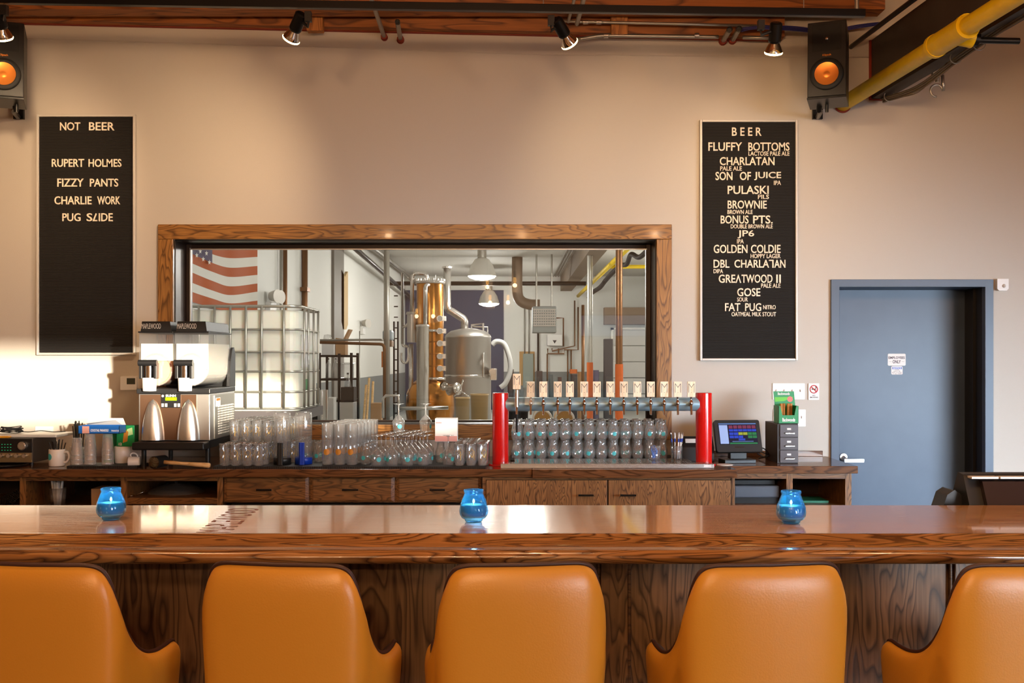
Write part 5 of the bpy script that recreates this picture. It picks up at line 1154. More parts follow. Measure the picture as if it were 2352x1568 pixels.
# ================================================================== THE BREWERY BEHIND THE WINDOW
M['lampwhite'] = mat('high_bay_lens', C(255, 250, 238), .4, emit=C(255, 248, 232), estr=12)
def high_bay(X, d, z, r, label, en=190):
    t = thing('high_bay_lamp', label, 'industrial lamp', (X, d, z), group='high bay lamps in the brewery')
    b = MB(); b.lathe([(r, 0), (r*.97, .04), (r*.8, .2), (r*.5, .33), (r*.3, .36), (0, .36)], (X, d, z), 28); b.build('shade', mat('lamp_shade', C(206, 204, 198), .35) if 'lamp_shade' not in bpy.data.materials else bpy.data.materials['lamp_shade'], t)
    b = MB(); b.lathe([(r*.98, 0), (r*.9, -.03), (r*.5, -.07), (0, -.085)], (X, d, z), 28); b.build('lens', M['lampwhite'], t)
    b = MB(); b.cyl((X, d, z+.36), (X, d, z+.52), r*.32, n=14); b.cyl((X, d, z+.52), (X, d, 4.0), .02, n=8); b.build('hanger', M['zinc'], t)
    lamp('high_bay_light', 'POINT', (X, d, z-.25), en, (1, .96, .90), shadow_soft_size=.22)
high_bay(xat(1107, 21), 21, 1.51+(825-634)*21/F, .28, 'larger lit dome lamp hanging in the brewery')
high_bay(xat(1123, 28.6), 28.6, 1.51+(825-697)*28.6/F, .28, 'smaller, lower looking lit dome lamp farther back in the brewery')
for i, (X, d) in enumerate(((-1.3, 7.9), (1.7, 10.2), (.2, 14.3), (3.6, 16), (3.8, 24))):  # extra lamps out of view, added to brighten the hall and bulk tank
    high_bay(X, d, 3.14, .28, 'unseen dome lamp added to light the brewery, %s from the window' % ORD[i], (46, 60, 140, 160, 200)[i])
# ---- white bulk tank in its cage
ib = thing('bulk_tank', 'large white plastic bulk tank in a steel cage behind the left of the window', 'bulk container', (-2.3, 8.8, 0))
ix0, ix1, iy0, iy1 = -2.85, -1.76, 8.82, 9.8
zs = [1.51-(y-HOR)*8.8/F for y in (703, 756, 808, 853, 900, 938)]
M['tank_pl'] = mat('white_tank_plastic', C(226, 224, 210), .4, sss=.2)
b = MB(); b.prism(rrect(ix0+.02, ix1-.02, iy0+.02, iy1-.02, .09, 5), zs[-1]-.02, zs[0]-.03, 'z'); b.build('tank_body', M['tank_pl'], ib, bevel=.02)
lp = [(x, y) for x, y in rrect(ix0, ix1, iy0, iy1, .09, 5)]
for z in zs: MB().tube([(x, y, z) for x, y in lp], .010 if z != zs[0] else .014, 8, closed=True).build('cage_ring', M['zinc'], ib)
vx_ = [xat(x, 8.81) for x in (457, 493, 529, 565, 601, 652)]
for x in vx_: MB().tube([(x, iy0-.012, zs[-1]), (x, iy0-.012, zs[0])], .010, 8).build('cage_bar', M['zinc'], ib)
for y in (8.98, 9.16, 9.4, 9.62): MB().tube([(ix1+.012, y, zs[-1]), (ix1+.012, y, zs[0])], .010, 8).build('cage_bar', M['zinc'], ib)
MB().box(ix0-.02, ix1+.02, iy0-.02, iy1+.02, zs[-1]-.1, zs[-1]-.021).build('pallet', M['dgrey'], ib)
MB().box(ix1-.018, ix1-.014, 9.1, 9.25, 1.24, 1.34).build('green_label', M['green'], ib); MB().box(ix1-.018, ix1-.014, 9.0, 9.3, 1.44, 1.72).build('paper_label', M['paper'], ib)
b = MB()
for x in (ix0+.05, ix1-.05):
    for y in (iy0+.05, iy1-.05): b.box(x-.04, x+.04, y-.04, y+.04, 0, zs[-1]-.1)
b.box(ix0, ix1, iy0, iy1, .86, .96); b.build('stand', M['black_metal'], ib)
# ---- flag draped on the side wall
def c5(x, y): return (420+x/3.734, 540+y/3.734)
xs4 = (20, 80, 260, 400, 640)
ed = {'A': (52, 82, 165, 196, 186), 'W1': (132, 160, 240, 278, 264), 'B': (212, 242, 316, 357, 340), 'W2': (292, 320, 394, 438, 414), 'C': (380, 408, 476, 513, 484), 'W3': (458, 486, 545, 584, 561), 'D': (545, 572, 622, 664, 640)}
def edge(k, u):                     # u in crop pixels -> y in crop pixels, smooth through the five points
    v = ed[k]; i = max(j for j in range(4) if u >= xs4[j] or j == 0); t = (u-xs4[i])/(xs4[i+1]-xs4[i])
    m = [(v[min(4, j+1)]-v[max(0, j-1)])/(xs4[min(4, j+1)]-xs4[max(0, j-1)]) for j in range(5)]
    h = xs4[i+1]-xs4[i]; return (2*t**3-3*t*t+1)*v[i]+(t**3-2*t*t+t)*h*m[i]+(-2*t**3+3*t*t)*v[i+1]+(t**3-t*t)*h*m[i+1]
def onwall(u, y, off):
    px_, py_ = c5(u, y); X = BX0+off; d = -X*F/(1176-px_); return (X, d, EYE-(py_-HOR)*d/F)
keys = ['A', 'W1', 'B', 'W2', 'C', 'W3', 'D']
us = [20+i*620/40 for i in range(41)]
b = MB(); rowsY = []
def yk(j, u): return edge(keys[j], u) if j >= 0 else edge('A', u)+78*j if j < 0 else 0
for j in range(-4, 7): rowsY.append([yk(j, u) if j >= 0 else edge('A', u)+80*(j+0)*1.0 for u in us])
for a in range(len(rowsY)-1):
    red = (a-3) in (0, 2, 4, 6) or (a-3) in (-2,)
    for i in range(40):
        u = us[i]; canton = u < 250 and a-3 <= 3 and (rowsY[a+1][i] <= 225+(u-80)*.457+2)
        b.m = 2 if canton else (0 if red else 1)
        q = b.add([onwall(us[i+k], rowsY[a+l][i+k], .03+.018*math.sin(us[i+k]*.031)) for k, l in ((0, 0), (0, 1), (1, 1), (1, 0))]); b.face((q, q+1, q+2, q+3), True)
fl = thing('flag', 'striped flag with white stars hanging on the brewery side wall', 'flag', (BX0, 11.8, 2.3))
b.build('cloth', [mat('flag_red', C(178, 88, 44), .8), mat('flag_white', C(226, 222, 212), .8), mat('flag_blue', C(92, 84, 108), .8)], fl)
b = MB()
for u, y in ((120, 172), (203, 155), (175, 205), (228, 232), (150, 138), (65, 120), (60, 190)):
    q = b.add([onwall(u+(22 if i % 2 == 0 else 9)*math.sin(2*PI*i/10)*.7, y-(24 if i % 2 == 0 else 10)*math.cos(2*PI*i/10), .056) for i in range(10)]); b.face(list(range(q, q+10)))
b.build('stars', bpy.data.materials['flag_white'], fl)
def wallx(x, off): return -(BX0+off)*F/(1176-x)
def vpipe(x, y0, y1, r, m, label, on_wall=True, d=None, cat='pipe', group=None):
    d = d or wallx(x, .05); X = xat(x, d); z = lambda y: EYE-(y-HOR)*d/F
    return pipe('pipe', [(X, d, z(y0)), (X, d, z(y1))], r, m, label, cat, group)
vpipe(646, 480, 960, .022, M['zinc'], 'grey vertical conduit on the brewery wall, left of two')
vpipe(655, 480, 960, .03, M['cu_pipe'], 'thin dark vertical pipe on the brewery wall right of the flag')
o = vpipe(700, 480, 960, .045, M['cu_pipe'], 'brown vertical pipe on the brewery wall behind the bulk tank')
d = wallx(700, .05); b = MB(); b.box(BX0+.002, BX0+.11, d-.12, d+.12, 2.54, 2.6); b.build('bracket', M['cu_pipe'], o)
vpipe(888, 480, 965, .042, M['zinc'], 'thick grey vertical pipe left of the copper still', d=15.2)
vpipe(826, 760, 965, .012, M['zinc'], 'thin grey cable pipe down the far white side wall')
def em_light(x, y, label):
    d = wallx(x, .08); z = EYE-(y-HOR)*d/F; t = thing('emergency_light', label, 'emergency light', (BX0, d, z))
    b = MB(); b.box(BX0, BX0+.07, d-.18, d+.18, z-.18, z-.02); b.build('case', M['white'], t, bevel=.01)
    for s in (-.1, .1): b = MB(); b.cyl((BX0+.06, d+s, z+.05), (BX0+.16, d+s-.05, z+.05), .06, .09, 14); b.build('lamp_head', M['alu'], t)
em_light(630, 690, 'twin headed emergency light beside the flag'); em_light(838, 748, 'twin headed emergency light far along the side wall')
b = MB(); dA, dB = wallx(782, .03), wallx(797, .03); zz = lambda y, d: EYE-(y-HOR)*d/F
po = [(dA, zz(618, dA)), ((dA+dB)/2, zz(632, dA)), (dB, zz(623, dB)), (dB, zz(745, dB)), (dB-.2, zz(757, dB)), (dA+.15, zz(755, dA)), (dA, zz(738, dA))]
tag(b.prism(po, BX0+.005, BX0+.05, 'x').build('wall_plank', mat('pale_board', C(190, 160, 112), .6), bevel=.01), 'pale snowboard shaped plank hung on the brewery wall', 'board')
pipe('ceiling_pipe', [(-2.95, 12, 3.88), (-2.95, 31.9, 3.88)], .06, M['zinc'], 'grey pipe running along the left ceiling edge of the brewery')
pipe('ceiling_pipe', [(-2.75, 12, 3.62), (-2.95, 31.9, 3.3)], .05, M['black_metal'], 'darker sloping pipe below the left ceiling edge of the brewery')
dX = 27; pipe('ceiling_pipe', [(xat(884, dX), dX, 3.43), (xat(1346, dX), dX, 3.43)], .055, M['black_metal'], 'dark pipe crossing the brewery under the ceiling')
# ---- wire shelf and the things on it
ws = thing('wire_shelf', 'black wire shelf rack beside the bulk tank', 'shelf rack', (xat(770, 15), 15, 0))
sx0, sx1 = xat(734, 14.8), xat(807, 14.8); z1_, z2_, z3_ = (EYE-(y-HOR)*14.8/F for y in (815, 869, 918))
for x in (sx0, sx1):
    for y in (14.8, 15.4): MB().cyl((x, y, 0), (x, y, z1_+.03), .02, n=10).build('post', M['black_metal'], ws)
MB().cyl((xat(779, 14.8), 14.8, 0), (xat(779, 14.8), 14.8, z1_+.02), .02, n=10).build('post', M['black_metal'], ws)
for z in (z1_, z2_, z3_, .3):
    b = MB(); b.box(sx0, sx1, 14.8, 14.82, z-.03, z); b.box(sx0, sx1, 15.38, 15.4, z-.03, z)
    for i in range(26): x = sx0+(sx1-sx0)*i/25; b.box(x-.003, x+.003, 14.8, 15.4, z-.006, z)
    b.build('wire_tray', M['black_metal'], ws)
def jug(x, y, z, r, h, label, m='clearpl'):
    t = thing('glass_jug', label, 'jug', (x, y, z), group='jugs on the wire shelf')
    MB().lathe([(0, 0), (r, 0), (r, h*.55), (r*.75, h*.75), (r*.25, h*.88), (r*.25, h)], (x, y, z), 20).build('body', M[m], t); MB().cyl((x, y, z+h), (x, y, z+h*1.06), r*.3, n=12).build('cap', M['black'], t)
jug(xat(756, 15.1), 15.05, z2_+.004, .043, .26, 'large clear jug on the wire shelf, left of two'); jug(xat(771, 15.1), 15.1, z2_+.004, .043, .26, 'large clear jug on the wire shelf, right of two')
b = MB(); xa, xb = xat(783, 14.9), xat(809, 14.9); b.box(xa, xb-.02, 14.88, 15.2, z2_+.001, z2_+.2); b.box(xa-.01, xb, 14.87, 15.21, z2_+.2, z2_+.22); tag(b.build('storage_tub', M['cup_pl'], bevel=.01), 'pale plastic tub on the right of the wire shelf', 'tub')
b = MB(); xa, xb = xat(739, 14.9), xat(770, 14.9); b.box(xa, xb-.02, 14.9, 15.2, z1_+.001, z1_+.16); tag(b.build('white_carton', M['paper']), 'white carton on top of the wire shelf', 'box')
b = MB(); b.lathe([(.06, 0), (.07, .0), (.05, .12), (0, .13)], (xat(751, 15), 15.05, z1_+.162), 18); tag(b.build('glass_bowl', M['clearpl']), 'upturned clear bowl on the white carton', 'bowl')
b = MB(); xa, xb = xat(771, 15), xat(793, 15); z = z1_+.001; b.prism([(xa, z), (xb, z), (xb, z+.22), (xa, z+.24)], 15.0, 15.25, 'y'); fl_ = b.build('open_carton', M['card']); tag(fl_, 'open brown carton on top of the wire shelf', 'box')
b = MB(); b.prism([(xb-.03, z+.22), (xb+.0, z+.22), (xb+.07, z+.36), (xb+.04, z+.36)], 15.0, 15.25, 'y'); b.build('flap', M['card'], fl_)
b = MB(); xa, xb = xat(787, 14.6), xat(816, 14.6); zb_ = EYE-(922-HOR)*14.6/F; b.box(xa, xb, 14.45, 14.75, zb_, zb_+.01); b.box(xa, xb, 14.45, 14.46, zb_, zb_+.2); b.box(xa, xb, 14.74, 14.75, zb_, zb_+.2); b.box(xa, xa+.01, 14.45, 14.75, zb_, zb_+.2); b.box(xb-.01, xb, 14.45, 14.75, zb_, zb_+.2); bk = b.build('basket', M['black'], bevel=.002); tag(bk, 'black plastic basket in front of the wire shelf', 'basket')
bp_ = MB().box(xa-.02, xb, 14.43, 14.77, 0, zb_-.001).build('steel_cart', M['steel_br'], bevel=.01); tag(bp_, 'steel cart standing under the black basket', 'cart')
jug(xat(799, 14.6), 14.6, zb_+.012, .05, .36, 'cloudy round jug standing in the black basket', 'milky')
tag(MB().cyl((xat(742, 14.0), 13.9, 0), (xat(742, 14.0), 13.9, EYE-(893-HOR)*14.3/F), .085, n=24).build('steel_canister', M['steel']), 'steel canister standing left of the wire shelf', 'canister')
bx_ = MB().box(xat(753, 14.2), xat(770, 14.2), 14.1, 14.3, 0, EYE-(912-HOR)*14.2/F).build('white_unit', M['white'], bevel=.01); tag(bx_, 'white cabinet unit below the wire shelf', 'cabinet')
# ---- pipes and pump left of the still
pipe('pipe', [P(735, 786, 13.6), P(872, 790, 13.6)]+catmull([P(878, 791, 13.6), P(882, 796, 13.6), P(883, 805, 13.6)], 4)+[P(883, 968, 13.6)], .02, M['cu_pipe'], 'copper pipe turning down beside the still')
mt = thing('motor_stand', 'blue grey motor box on a dark post left of the still', 'motor', tuple(P(890, 800, 15.6)))
b = MB(); a = P(880, 758, 15.6); c = P(902, 800, 15.6); b.box(a.x, c.x, 15.5, 15.8, EYE-(782-HOR)*15.6/F, a.z); b.build('motor', mat('blue_grey_metal', C(150, 164, 172), .4), mt, bevel=.03)
b = MB(); b.box(a.x+.02, c.x-.0, 15.5, 15.75, EYE-(796-HOR)*15.6/F, EYE-(782-HOR)*15.6/F); MB().tube([P(735, 781, 13.8), P(874, 780, 13.8), P(879.5, 781, 15.56)], .014, 10).build('conduit', M['zinc'], mt)
b.build('gearbox', mat('brown_metal', C(140, 116, 96), .5), mt, bevel=.01)
b = MB(); b.cyl((xat(889, 15.6), 15.62, 0), (xat(889, 15.6), 15.62, EYE-(796-HOR)*15.6/F), .04); b.build('post', M['black_metal'], mt)
MB().box(xat(877, 15.6), xat(886, 15.6), 15.56, 15.7, EYE-(843-HOR)*15.6/F, EYE-(807-HOR)*15.6/F).build('control_box', mat('orange_box', C(190, 104, 40), .5), mt)
ld_ = thing('ladder', 'black narrow ladder standing behind the still', 'ladder', tuple(P(910, 960, 20)))
for x in (905, 914): MB().cyl((xat(x, 20), 20, 0), (xat(x, 20), 20, EYE-(738-HOR)*20/F), .018, n=8).build('rail', M['black_metal'], ld_)
for k in range(14): z = .3+k*.2; MB().cyl((xat(905, 20), 20, z), (xat(914, 20), 20, z), .012, n=6).build('rung', M['black_metal'], ld_)
for i, (x0_, x1_) in enumerate(((842, 848), (853, 857), (835, 841))): tag(MB().cyl(P(x0_, 968, 18), P(x1_, 868+8*i, 18.3), .02, n=8).build('broom_handle', M['handlewood']), 'pale broom handle leaning by the brewery side wall, %s from the left' % ORD[(1, 2, 0)[i]], 'broom', 'broom handles')
tag(MB().box(xat(853, 17), xat(878, 17), 16.9, 17.2, 0, EYE-(925-HOR)*17/F).build('card_box', M['card'], bevel=.01), 'brown carton on the floor beside the broom handles', 'box')
# ---- copper still
S_ = 14.0
def sp_(x, y, d=S_): return P(x, y, d)
def zz_(y, d=S_): return EYE-(y-HOR)*d/F
stl = thing('still', 'tall copper and steel distilling still behind the window', 'still', (xat(985, S_), S_, 0))
xc = xat(988, S_); r = 31*S_/F
b = MB(); b.lathe([(r, zz_(757)), (r, zz_(648)), (r*.98, zz_(646)), (0, zz_(644))], (xc, S_, 0), 40); b.build('copper_column', M['copper'], stl)
b = MB(); b.lathe([(r*1.0, zz_(652)), (r*1.12, zz_(652)), (r*1.12, zz_(646)), (r*.9, zz_(645))], (xc, S_, 0), 40); b.lathe([(r*.98, zz_(762)), (r*1.05, zz_(762)), (r*1.05, zz_(757)), (r*.98, zz_(757))], (xc, S_, 0), 40); b.build('flange', M['steel'], stl)
b = MB()
for i in range(20): a = 2*PI*i/20; b.cyl((xc+r*1.06*math.cos(a), S_+r*1.06*math.sin(a), zz_(646)), (xc+r*1.06*math.cos(a), S_+r*1.06*math.sin(a), zz_(641)), .012, n=6)
b.cyl(sp_(1000, 645), sp_(1000, 632), .006, n=6); b.build('bolts', M['steel'], stl)
xl = xat(998, S_+.05); r2 = 21*S_/F
b = MB(); b.lathe([(r2, zz_(873)), (r2, zz_(758))], (xl, S_+.05, 0), 32)
for y in (785, 812, 840): b.lathe([(r2, zz_(y+1.5)), (r2*1.06, zz_(y+1)), (r2*1.06, zz_(y-1)), (r2, zz_(y-1.5))], (xl, S_+.05, 0), 32)
b.build('lower_column', M['copper'], stl)
xp, rp = xat(988, S_+.1), 57*S_/F
b = MB(); b.lathe([(0, .62), (rp*.7, .63), (rp*.95, .72), (rp, .85), (rp*.97, zz_(905)), (rp*.82, zz_(884)), (rp*.55, zz_(873)), (r2, zz_(869))], (xp, S_+.1, 0), 40); b.build('copper_pot', M['copper'], stl)
b = MB(); b.lathe([(r2*1.1, zz_(873)), (r2*1.25, zz_(872)), (r2*1.25, zz_(867)), (r2*1.1, zz_(866))], (xl, S_+.05, 0), 32); b.build('neck_ring', M['steel'], stl)
b = MB()
for a in (.6, 2.2, 3.8, 5.4): b.cyl((xp+rp*.7*math.cos(a), S_+.1+rp*.7*math.sin(a), 0), (xp+rp*.7*math.cos(a), S_+.1+rp*.7*math.sin(a), .66), .03, n=10)
b.build('legs', M['steel'], stl)
xs_, rs_ = xat(971, S_-.35), 14.5*(S_-.35)/F
b = MB(); b.lathe([(0, .5), (rs_, .5), (rs_, zz_(752, S_-.35)), (rs_*1.1, zz_(750, S_-.35)), (rs_*1.1, zz_(746, S_-.35)), (rs_*.4, zz_(744, S_-.35)), (0, zz_(744, S_-.35))], (xs_, S_-.35, 0), 32); b.build('condenser', M['steel'], stl)
pp = [(([sp_(977, 745, S_-.3), sp_(977, 668, S_-.3)]+catmull([sp_(977, 662, S_-.3), sp_(979, 656, S_-.25), sp_(984, 654, S_-.2)], 4)), .028),
      (([sp_(946, 718)]+[sp_(947, 640)]+catmull([sp_(948, 633), sp_(952, 628), sp_(958, 627)], 4)+[sp_(968, 627)]+catmull([sp_(976, 628), sp_(980, 634), sp_(980, 646)], 4)), .026),
      ([sp_(924, 790), sp_(924, 625), sp_(946, 645)], .018), (([sp_(924, 752)]+[sp_(933, 748), sp_(940, 740), sp_(941, 728), sp_(946, 724), sp_(957, 724)]), .018),
      ([sp_(924, 790), sp_(926, 794), sp_(937, 795)], .018), (catmull([sp_(938, 797), sp_(938, 820), sp_(934, 832), sp_(926, 832), sp_(922, 824), sp_(922, 810)], 5), .016), ([sp_(944, 790), sp_(944, 930)], .03),
      ([sp_(880, 960, 13.3), sp_(880, 915, 13.3), sp_(886, 908, 13.3), sp_(915, 908, 13.3), sp_(917, 940, 13.3)], .018), ([sp_(917, 938, 13.3), sp_(1030, 936, 13.3)], .024)]
for path, rr in pp: MB().tube(path, rr, 10).build('steel_pipe', M['steel'], stl)
b = MB(); b.cyl(sp_(946, 786), sp_(946, 722), 11*S_/F, n=20); b.cyl(sp_(946, 722), sp_(946, 716), 14*S_/F, 12*S_/F, 20); b.build('steel_vessel', M['steel_br'], stl)
for y in (731, 760, 788.5, 818, 846):
    q = sp_(1010, y, S_-.25); g_ = MB().cyl(q+Vector((0, .02, 0)), q, 6*S_/F, n=20).build('sight_glass', M['white'], stl)
    b = MB(); b.cyl(q+Vector((0, .03, 0)), q+Vector((0, .02, 0)), 7*S_/F, n=20); b.box(q.x+.03, q.x+.075, S_-.25, S_-.1, q.z-.03, q.z+.03); b.build('fitting', M['steel'], g_)
q = sp_(1021, 886, S_-.4); b = MB(); b.lathe([(0, .0), (.045, .0), (.055, .02), (.058, .1)], q, 24, Matrix.Rotation(PI/2, 3, 'X')); b.build('round_port', M['chrome'], stl)
q = sp_(1048, 893, S_-.45); Rt = Vector((.8, -.5, .15)).to_track_quat('Z', 'Y').to_matrix(); b = MB(); b.lathe([(.07, -.12), (.07, 0), (.08, .005), (.08, .03), (0, .035)], q, 24, Rt); b.build('hatch', M['steel'], stl)
b = MB(); b.tube([q+Vector((-.03, -.05, -.09)), q+Vector((.07, -.08, -.01))], .012, 8); b.tube([q+Vector((.05, -.07, -.02)), q+Vector((.17, -.1, -.1))], .010, 8); b.tube([q+Vector((.05, -.07, -.02)), q+Vector((.09, -.07, .12))], .010, 8); b.build('hatch_handle', M['chrome'], stl)
# kettle with its vent pipe
K = 14.9; ke = thing('steel_kettle', 'round stainless kettle tank with a vent pipe, right of the copper still', 'tank', (xat(1075, K), K, 0))
xk, rk = xat(1075, K), 53*K/F
b = MB(); b.lathe([(0, .55), (rk*.8, .56), (rk, .62), (rk, zz_(776, K)), (rk*1.015, zz_(775, K)), (rk*.97, zz_(769, K)), (rk*.75, zz_(760, K)), (rk*.35, zz_(755, K)), (0, zz_(753, K))], (xk, K, 0), 48); b.build('tank', M['steel_br'], ke)
b = MB(); b.lathe([(rk, zz_(865, K)), (rk*1.02, zz_(864, K)), (rk*1.02, zz_(861, K)), (rk, zz_(860, K))], (xk, K, 0), 48); b.build('band', M['steel'], ke)
b = MB(); rv_ = 8.5*K/F; b.tube([sp_(1027, 612, K), sp_(1027, 700, K)]+catmull([sp_(1028, 706, K), sp_(1032, 712, K), sp_(1038, 715, K)], 4)+[sp_(1060, 729, K)]+catmull([sp_(1065, 733, K), sp_(1067, 738, K)], 3)+[sp_(1067, 760, K)], rv_, 18); b.cyl(sp_(1027, 616, K), sp_(1027, 612, K), rv_*1.45, n=20); b.build('vent_pipe', M['steel'], ke)
b = MB(); b.tube([sp_(1083, 757, K), sp_(1083, 746, K), sp_(1110, 743, K), sp_(1110, 866, K-.4)], .014, 8); b.tube([sp_(1085, 750, K), sp_(1120, 751, K), sp_(1120, 775, K)], .012, 8); b.build('handrail', M['steel'], ke)
b = MB()
for a in (.8, 2.3, 3.9, 5.5): b.cyl((xk+rk*.8*math.cos(a), K+rk*.8*math.sin(a), 0), (xk+rk*.8*math.cos(a), K+rk*.8*math.sin(a), .6), .035, n=10)
b.build('legs', M['steel'], ke)
b = MB(); b.box(xat(1126, K-.2), xat(1141, K-.2), K-.3, K-.1, zz_(872, K), zz_(846, K)); b.cyl(P(1131, 853, K-.35), P(1131, 853, K-.3), .045, n=16); b.build('valve_box', M['steel'], ke, bevel=.01)
b = MB().tube(catmull([P(1130, 792, K), P(1140, 784, K), P(1158, 790, K), P(1170, 822, K), P(1172, 850, K), P(1162, 878, K), P(1149, 890, K)], 7), .036, 12); b.build('hose', mat('pale_hose', C(196, 198, 196), .4), ke)
M['wort'] = mat('cloudy_tan_plastic', C(196, 170, 124), .35)
for x0_, x1_, y0_, d, lab in ((1081, 1122, 904, 12.4, 'translucent bucket of tan liquid in front of the kettle'), (1046, 1079, 912, 13.2, 'second translucent tan bucket half behind the white card box')):
    xm, rm = xat((x0_+x1_)/2, d), (x1_-x0_)/2*d/F; t = thing('bucket', lab, 'bucket', (xm, d, .5))
    MB().lathe([(0, .56), (rm*.88, .56), (rm, EYE-(y0_-HOR)*d/F), (rm*1.06, EYE-(y0_-HOR)*d/F), (rm*1.06, EYE-(y0_+3-HOR)*d/F)], (xm, d, 0), 28).build('body', M['wort'], t)
    b = MB(); b.box(xm-.22, xm+.22, d-.2, d+.2, .5, .559)
    for sx in (-.2, .2):
        for sy in (-.18, .18): b.cyl((xm+sx, d+sy, 0), (xm+sx, d+sy, .5), .02, n=8)
    tag(b.build('bucket_stand', M['steel_br']), 'steel stand carrying the %s' % ('front tan bucket' if d < 13 else 'rear tan bucket'), 'stand')
# ---- right half
hw = BY-.01
b = MB(); b.box(xat(1193, hw), xat(1228, hw), hw-.02, hw, EYE-(885-HOR)*hw/F, EYE-(807-HOR)*hw/F); eb = b.build('panel_board', mat('plywood', C(178, 140, 90), .7)); tag(eb, 'plywood board carrying the grey electric cabinet', 'board')
MB().box(xat(1201, hw), xat(1225, hw), hw-.16, hw-.021, EYE-(890-HOR)*hw/F, EYE-(812-HOR)*hw/F).build('electric_panel', mat('grey_cabinet', C(128, 138, 132), .4), bevel=.01); tag(bpy.data.objects['electric_panel'], 'tall grey electric cabinet on the far brewery wall', 'electric cabinet')
uh = thing('unit_heater', 'large grey louvred heater hanging at the far brewery end', 'heater', tuple(P(1250, 735, 25)))
xa, xb, za, zb2 = xat(1223, 25), xat(1278, 25), EYE-(764-HOR)*25/F, EYE-(703-HOR)*25/F
MB().box(xa, xb, 25, 25.6, za, zb2).build('case', mat('heater_grey', C(120, 124, 122), .45, .3), uh, bevel=.02)
b = MB()
for k in range(7):
    z = za+.16+k*.062; b.prism([(25, z), (24.95, z-.01), (25, z+.03)], xa+.02, xb-.02, 'x')
for k in range(10): x = xa+.04+k*(xb-xa-.08)/9; b.box(x-.006, x+.006, 24.985, 25, za+.15, zb2-.06)
b.build('louvres', M['alu'], uh)
b = MB(); b.cyl((xa+.1, 25.3, zb2), (xa+.1, 25.3, 4), .02, n=8); b.cyl((xb-.1, 25.3, zb2), (xb-.1, 25.3, 4), .02, n=8); b.build('hanger', M['zinc'], uh)
b = MB(); b.tube(catmull([(xat(1188, 26), 26, 4.0), (xat(1188, 26), 26, 3.2), (xat(1195, 26), 26, 2.95), (xat(1215, 26), 26, 2.85), (xat(1240, 26), 26, 2.84)], 5), .13, 14); tag(b.build('flue_duct', mat('brown_duct', C(110, 92, 76), .5)), 'brown bent flue duct beside the hanging heater', 'duct')
bo = thing('boiler', 'white wall boiler box on the far brewery wall', 'boiler', tuple(P(1273, 795, hw)))
MB().box(xat(1256, hw), xat(1291, hw), hw-.3, hw, EYE-(794-HOR)*hw/F, EYE-(768-HOR)*hw/F).build('case', M['white'], bo, bevel=.02)
b = MB(); a = P(1274, 785, hw-.305); b.prism([(a.x-.06, a.z+.05), (a.x+.06, a.z+.05), (a.x, a.z-.05)], hw-.306, hw-.3, 'y'); b.build('triangle_mark', M['ink'], bo)
g = 'brown pipes on the far brewery wall'
bw = thing('boiler_pipework', 'thin brown pipes run around the white wall boiler', 'pipes', tuple(P(1290, 800, hw)))
for i, pts_ in enumerate(([(1258, 800), (1258, 812), (1296, 812), (1296, 803), (1328, 803), (1328, 705)], [(1268, 800), (1268, 806), (1320, 794), (1320, 690)], [(1283, 800), (1283, 812)], [(1278, 730), (1294, 730), (1294, 795)], [(1304, 803), (1304, 880)], [(1312, 803), (1312, 880)], [(1257, 812), (1257, 875)])):
    MB().tube([P(x, y, hw-.12) for x, y in pts_], .022, 8).build('pipe', M['cu_pipe'], bw)
pipe('pipe', [P(1236, 765, hw-.1), P(1236, 880, hw-.1)], .03, M['black_metal'], 'dark vertical pipe between electric cabinet and boiler')
for x in (1205, 1215): pipe('conduit', [P(x, 690, hw-.05), P(x, 812, hw-.05)], .018, M['zinc'], 'thin conduit above the grey electric cabinet, %s' % ('left' if x == 1205 else 'right'), 'conduit')
M['orange_post'] = mat('orange_paint', C(196, 92, 32), .5)
def post(x, d, r, m, y, label):
    t = thing('steel_post', label, 'post', (xat(x, d), d, 0)); z = EYE-(y-HOR)*d/F
    MB().cyl((xat(x, d), d, z), (xat(x, d), d, 3.549), r, n=18).build('shaft', m, t); MB().cyl((xat(x, d), d, 0), (xat(x, d), d, z), r*1.15, n=18).build('painted_base', M['orange_post'], t)
post(1355, 21, .055, M['zinc'], 832, 'grey steel post with an orange base, left of two')
post(1422, 16.5, .055, M['cu_pipe'], 836, 'brown steel post with an orange base, right of two')
pipe('pipe', [P(1339, 700, 24), P(1339, 965, 24)], .035, M['cu_pipe'], 'brown vertical pipe left of the grey steel post')
tag(MB().box(xat(1388, 27), xat(1408, 27), 27, 27.3, 0, EYE-(778-HOR)*27/F).build('locker', mat('dark_locker', C(56, 52, 54), .5), bevel=.01), 'tall dark locker beside the white garage door', 'locker')
gd = thing('garage_door', 'white sectional garage door at the far right of the brewery', 'garage door', (xat(1450, hw), hw, 0))
ga, gb_ = xat(1409, hw), 5.2; zt2 = EYE-(757-HOR)*hw/F
for k in range(5): MB().box(ga, gb_, hw-.06, hw, k*zt2/5+.008, (k+1)*zt2/5-.012).build('panel', M['white'], gd, bevel=.008)
b = MB(); b.box(ga-.08, ga, hw-.05, hw, 0, zt2+.06); b.box(ga-.08, gb_, hw-.05, hw, zt2, zt2+.06); b.build('track_frame', M['zinc'], gd)
wg = tag(MB().box(ga-.3, 5.5, hw-.4, BY-.008, zt2+.15, zt2+.65).build('door_shaft_box', mat('brown_housing', C(150, 128, 108), .6)), 'long brown housing above the garage door', 'housing')
yg = thing('yellow_pipe', 'yellow gas pipe running to the back of the brewery under the ceiling', 'pipe', (1.97, 13, 3.4))
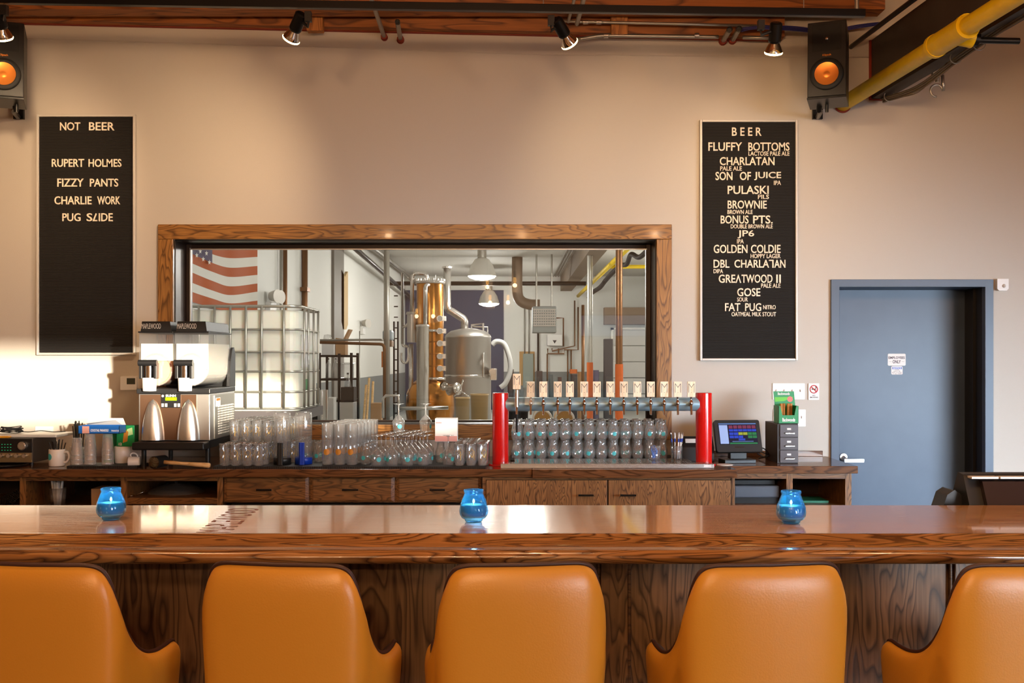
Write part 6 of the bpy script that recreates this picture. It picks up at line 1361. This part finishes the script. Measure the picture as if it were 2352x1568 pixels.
MB().tube([(1.97, 12, 3.4), (1.97, 31.8, 3.4)], .05, 14).build('pipe', M['yellow'], yg); MB().tube([(1.97, 22, 3.42), (5.5, 22, 3.42)], .04, 12).build('branch', M['yellow'], yg)
struct(MB().box(1.45, 1.78, 11, 31.9, 3.55, 4.0).build('trim_9', mat('brown_beam', C(112, 98, 84), .6)), 'brown beam along the brewery ceiling beside the yellow pipe', 'beam')
b = MB()
for k in range(3): b.tube([(1.24+.07*k, 11, 3.978), (1.24+.07*k, 31.8, 3.978)], .018, 6)
tag(b.build('conduit_run', M['zinc']), 'row of thin conduits beside the brown brewery beam', 'conduit')
pipe('flexible_cable', catmull([P(1500, 560, 18), P(1470, 590, 18.5), P(1450, 584, 19), P(1440, 606, 19.5), P(1425, 610, 20), P(1405, 628, 20.5), P(1390, 645, 21), P(1378, 660, 21.5), P(1360, 672, 22), P(1352, 685, 22)], 6), .045, M['black_rub'], 'dark flexible cable looping down from the brewery ceiling', 'cable')
# low clutter behind the window sill
tag(MB().lathe([(0, .5), (.10, .5), (.115, EYE-(941-HOR)*10.3/F), (.12, EYE-(941-HOR)*10.3/F), (.12, EYE-(945-HOR)*10.3/F)], (xat(1186, 10.3), 10.3, 0), 30).build('tub', M['black']), 'large black tub low behind the window, near the left red column', 'tub')
tag(MB().box(xat(1150, 10.3), xat(1350, 10.3), 10.0, 10.7, .44, .499).build('bench', M['steel_br']), 'low steel bench under the black tub and casks', 'bench')
for i, x in enumerate((1246, 1297)):
    t = thing('small_cask', 'small round cask with a tan end behind the taps, %s of two' % ('left', 'right')[i], 'cask', (xat(x, 10.2), 10.2, .5), group='casks behind the window')
    r = .086; zc = EYE-(942-HOR)*10.15/F-r
    b = MB(); b.cyl((xat(x, 10.15), 10.17, zc), (xat(x, 10.15), 10.55, zc), r, n=36); b.build('barrel', M['handlewood'], t); b = MB(); b.cyl((xat(x, 10.15), 10.155, zc), (xat(x, 10.15), 10.17, zc), r*.9, n=36); b.build('head', mat('cask_head', C(158, 118, 56), .5) if i == 0 else bpy.data.materials['cask_head'], t)
    b = MB(); b.tube(arc((xat(x, 10.15), 10.16, zc), (1, 0, 0), (0, 0, 1), r, 0, 2*PI, 36), .012, 6); b.build('hoop', M['alu'], t); b = MB(); b.box(xat(x, 10.2)-.08, xat(x, 10.2)+.08, 10.2, 10.5, .5, zc-r+.01); b.build('cradle', M['handlewood'], t)
items = [(1166, 1180, 848, 26, C(60, 44, 40), 'dark drum'), (1184, 1192, 860, 24, C(150, 96, 40), 'amber bottle crate'), (1232, 1246, 852, 28, C(70, 60, 58), 'dark machine'), (1262, 1270, 860, 28, C(90, 100, 104), 'grey machine'), (1282, 1290, 866, 25, C(80, 50, 46), 'maroon drum'), (1312, 1326, 860, 26, C(50, 44, 46), 'dark drum'), (1328, 1336, 854, 27, C(150, 110, 70), 'tan box'), (1364, 1376, 850, 27, C(84, 78, 100), 'violet grey box'), (1309, 1326, 848, 31, C(206, 104, 40), 'orange box')]
for i, (a, c, y, d, col, nm) in enumerate(items):
    z = EYE-(y-HOR)*d/F; zb0 = 0 if nm != 'orange box' else z-.12
    tag(MB().prism(rrect(xat(a, d), xat(c, d), d, d+.35, .04), zb0, z, 'z').build(nm.replace(' ', '_'), mat('clutter_%d' % i, col, .5), bevel=.01), nm+' standing far back in the brewery, %s from the left' % ORD[i], 'box' if 'box' in nm or 'crate' in nm else 'drum' if 'drum' in nm else 'machine')
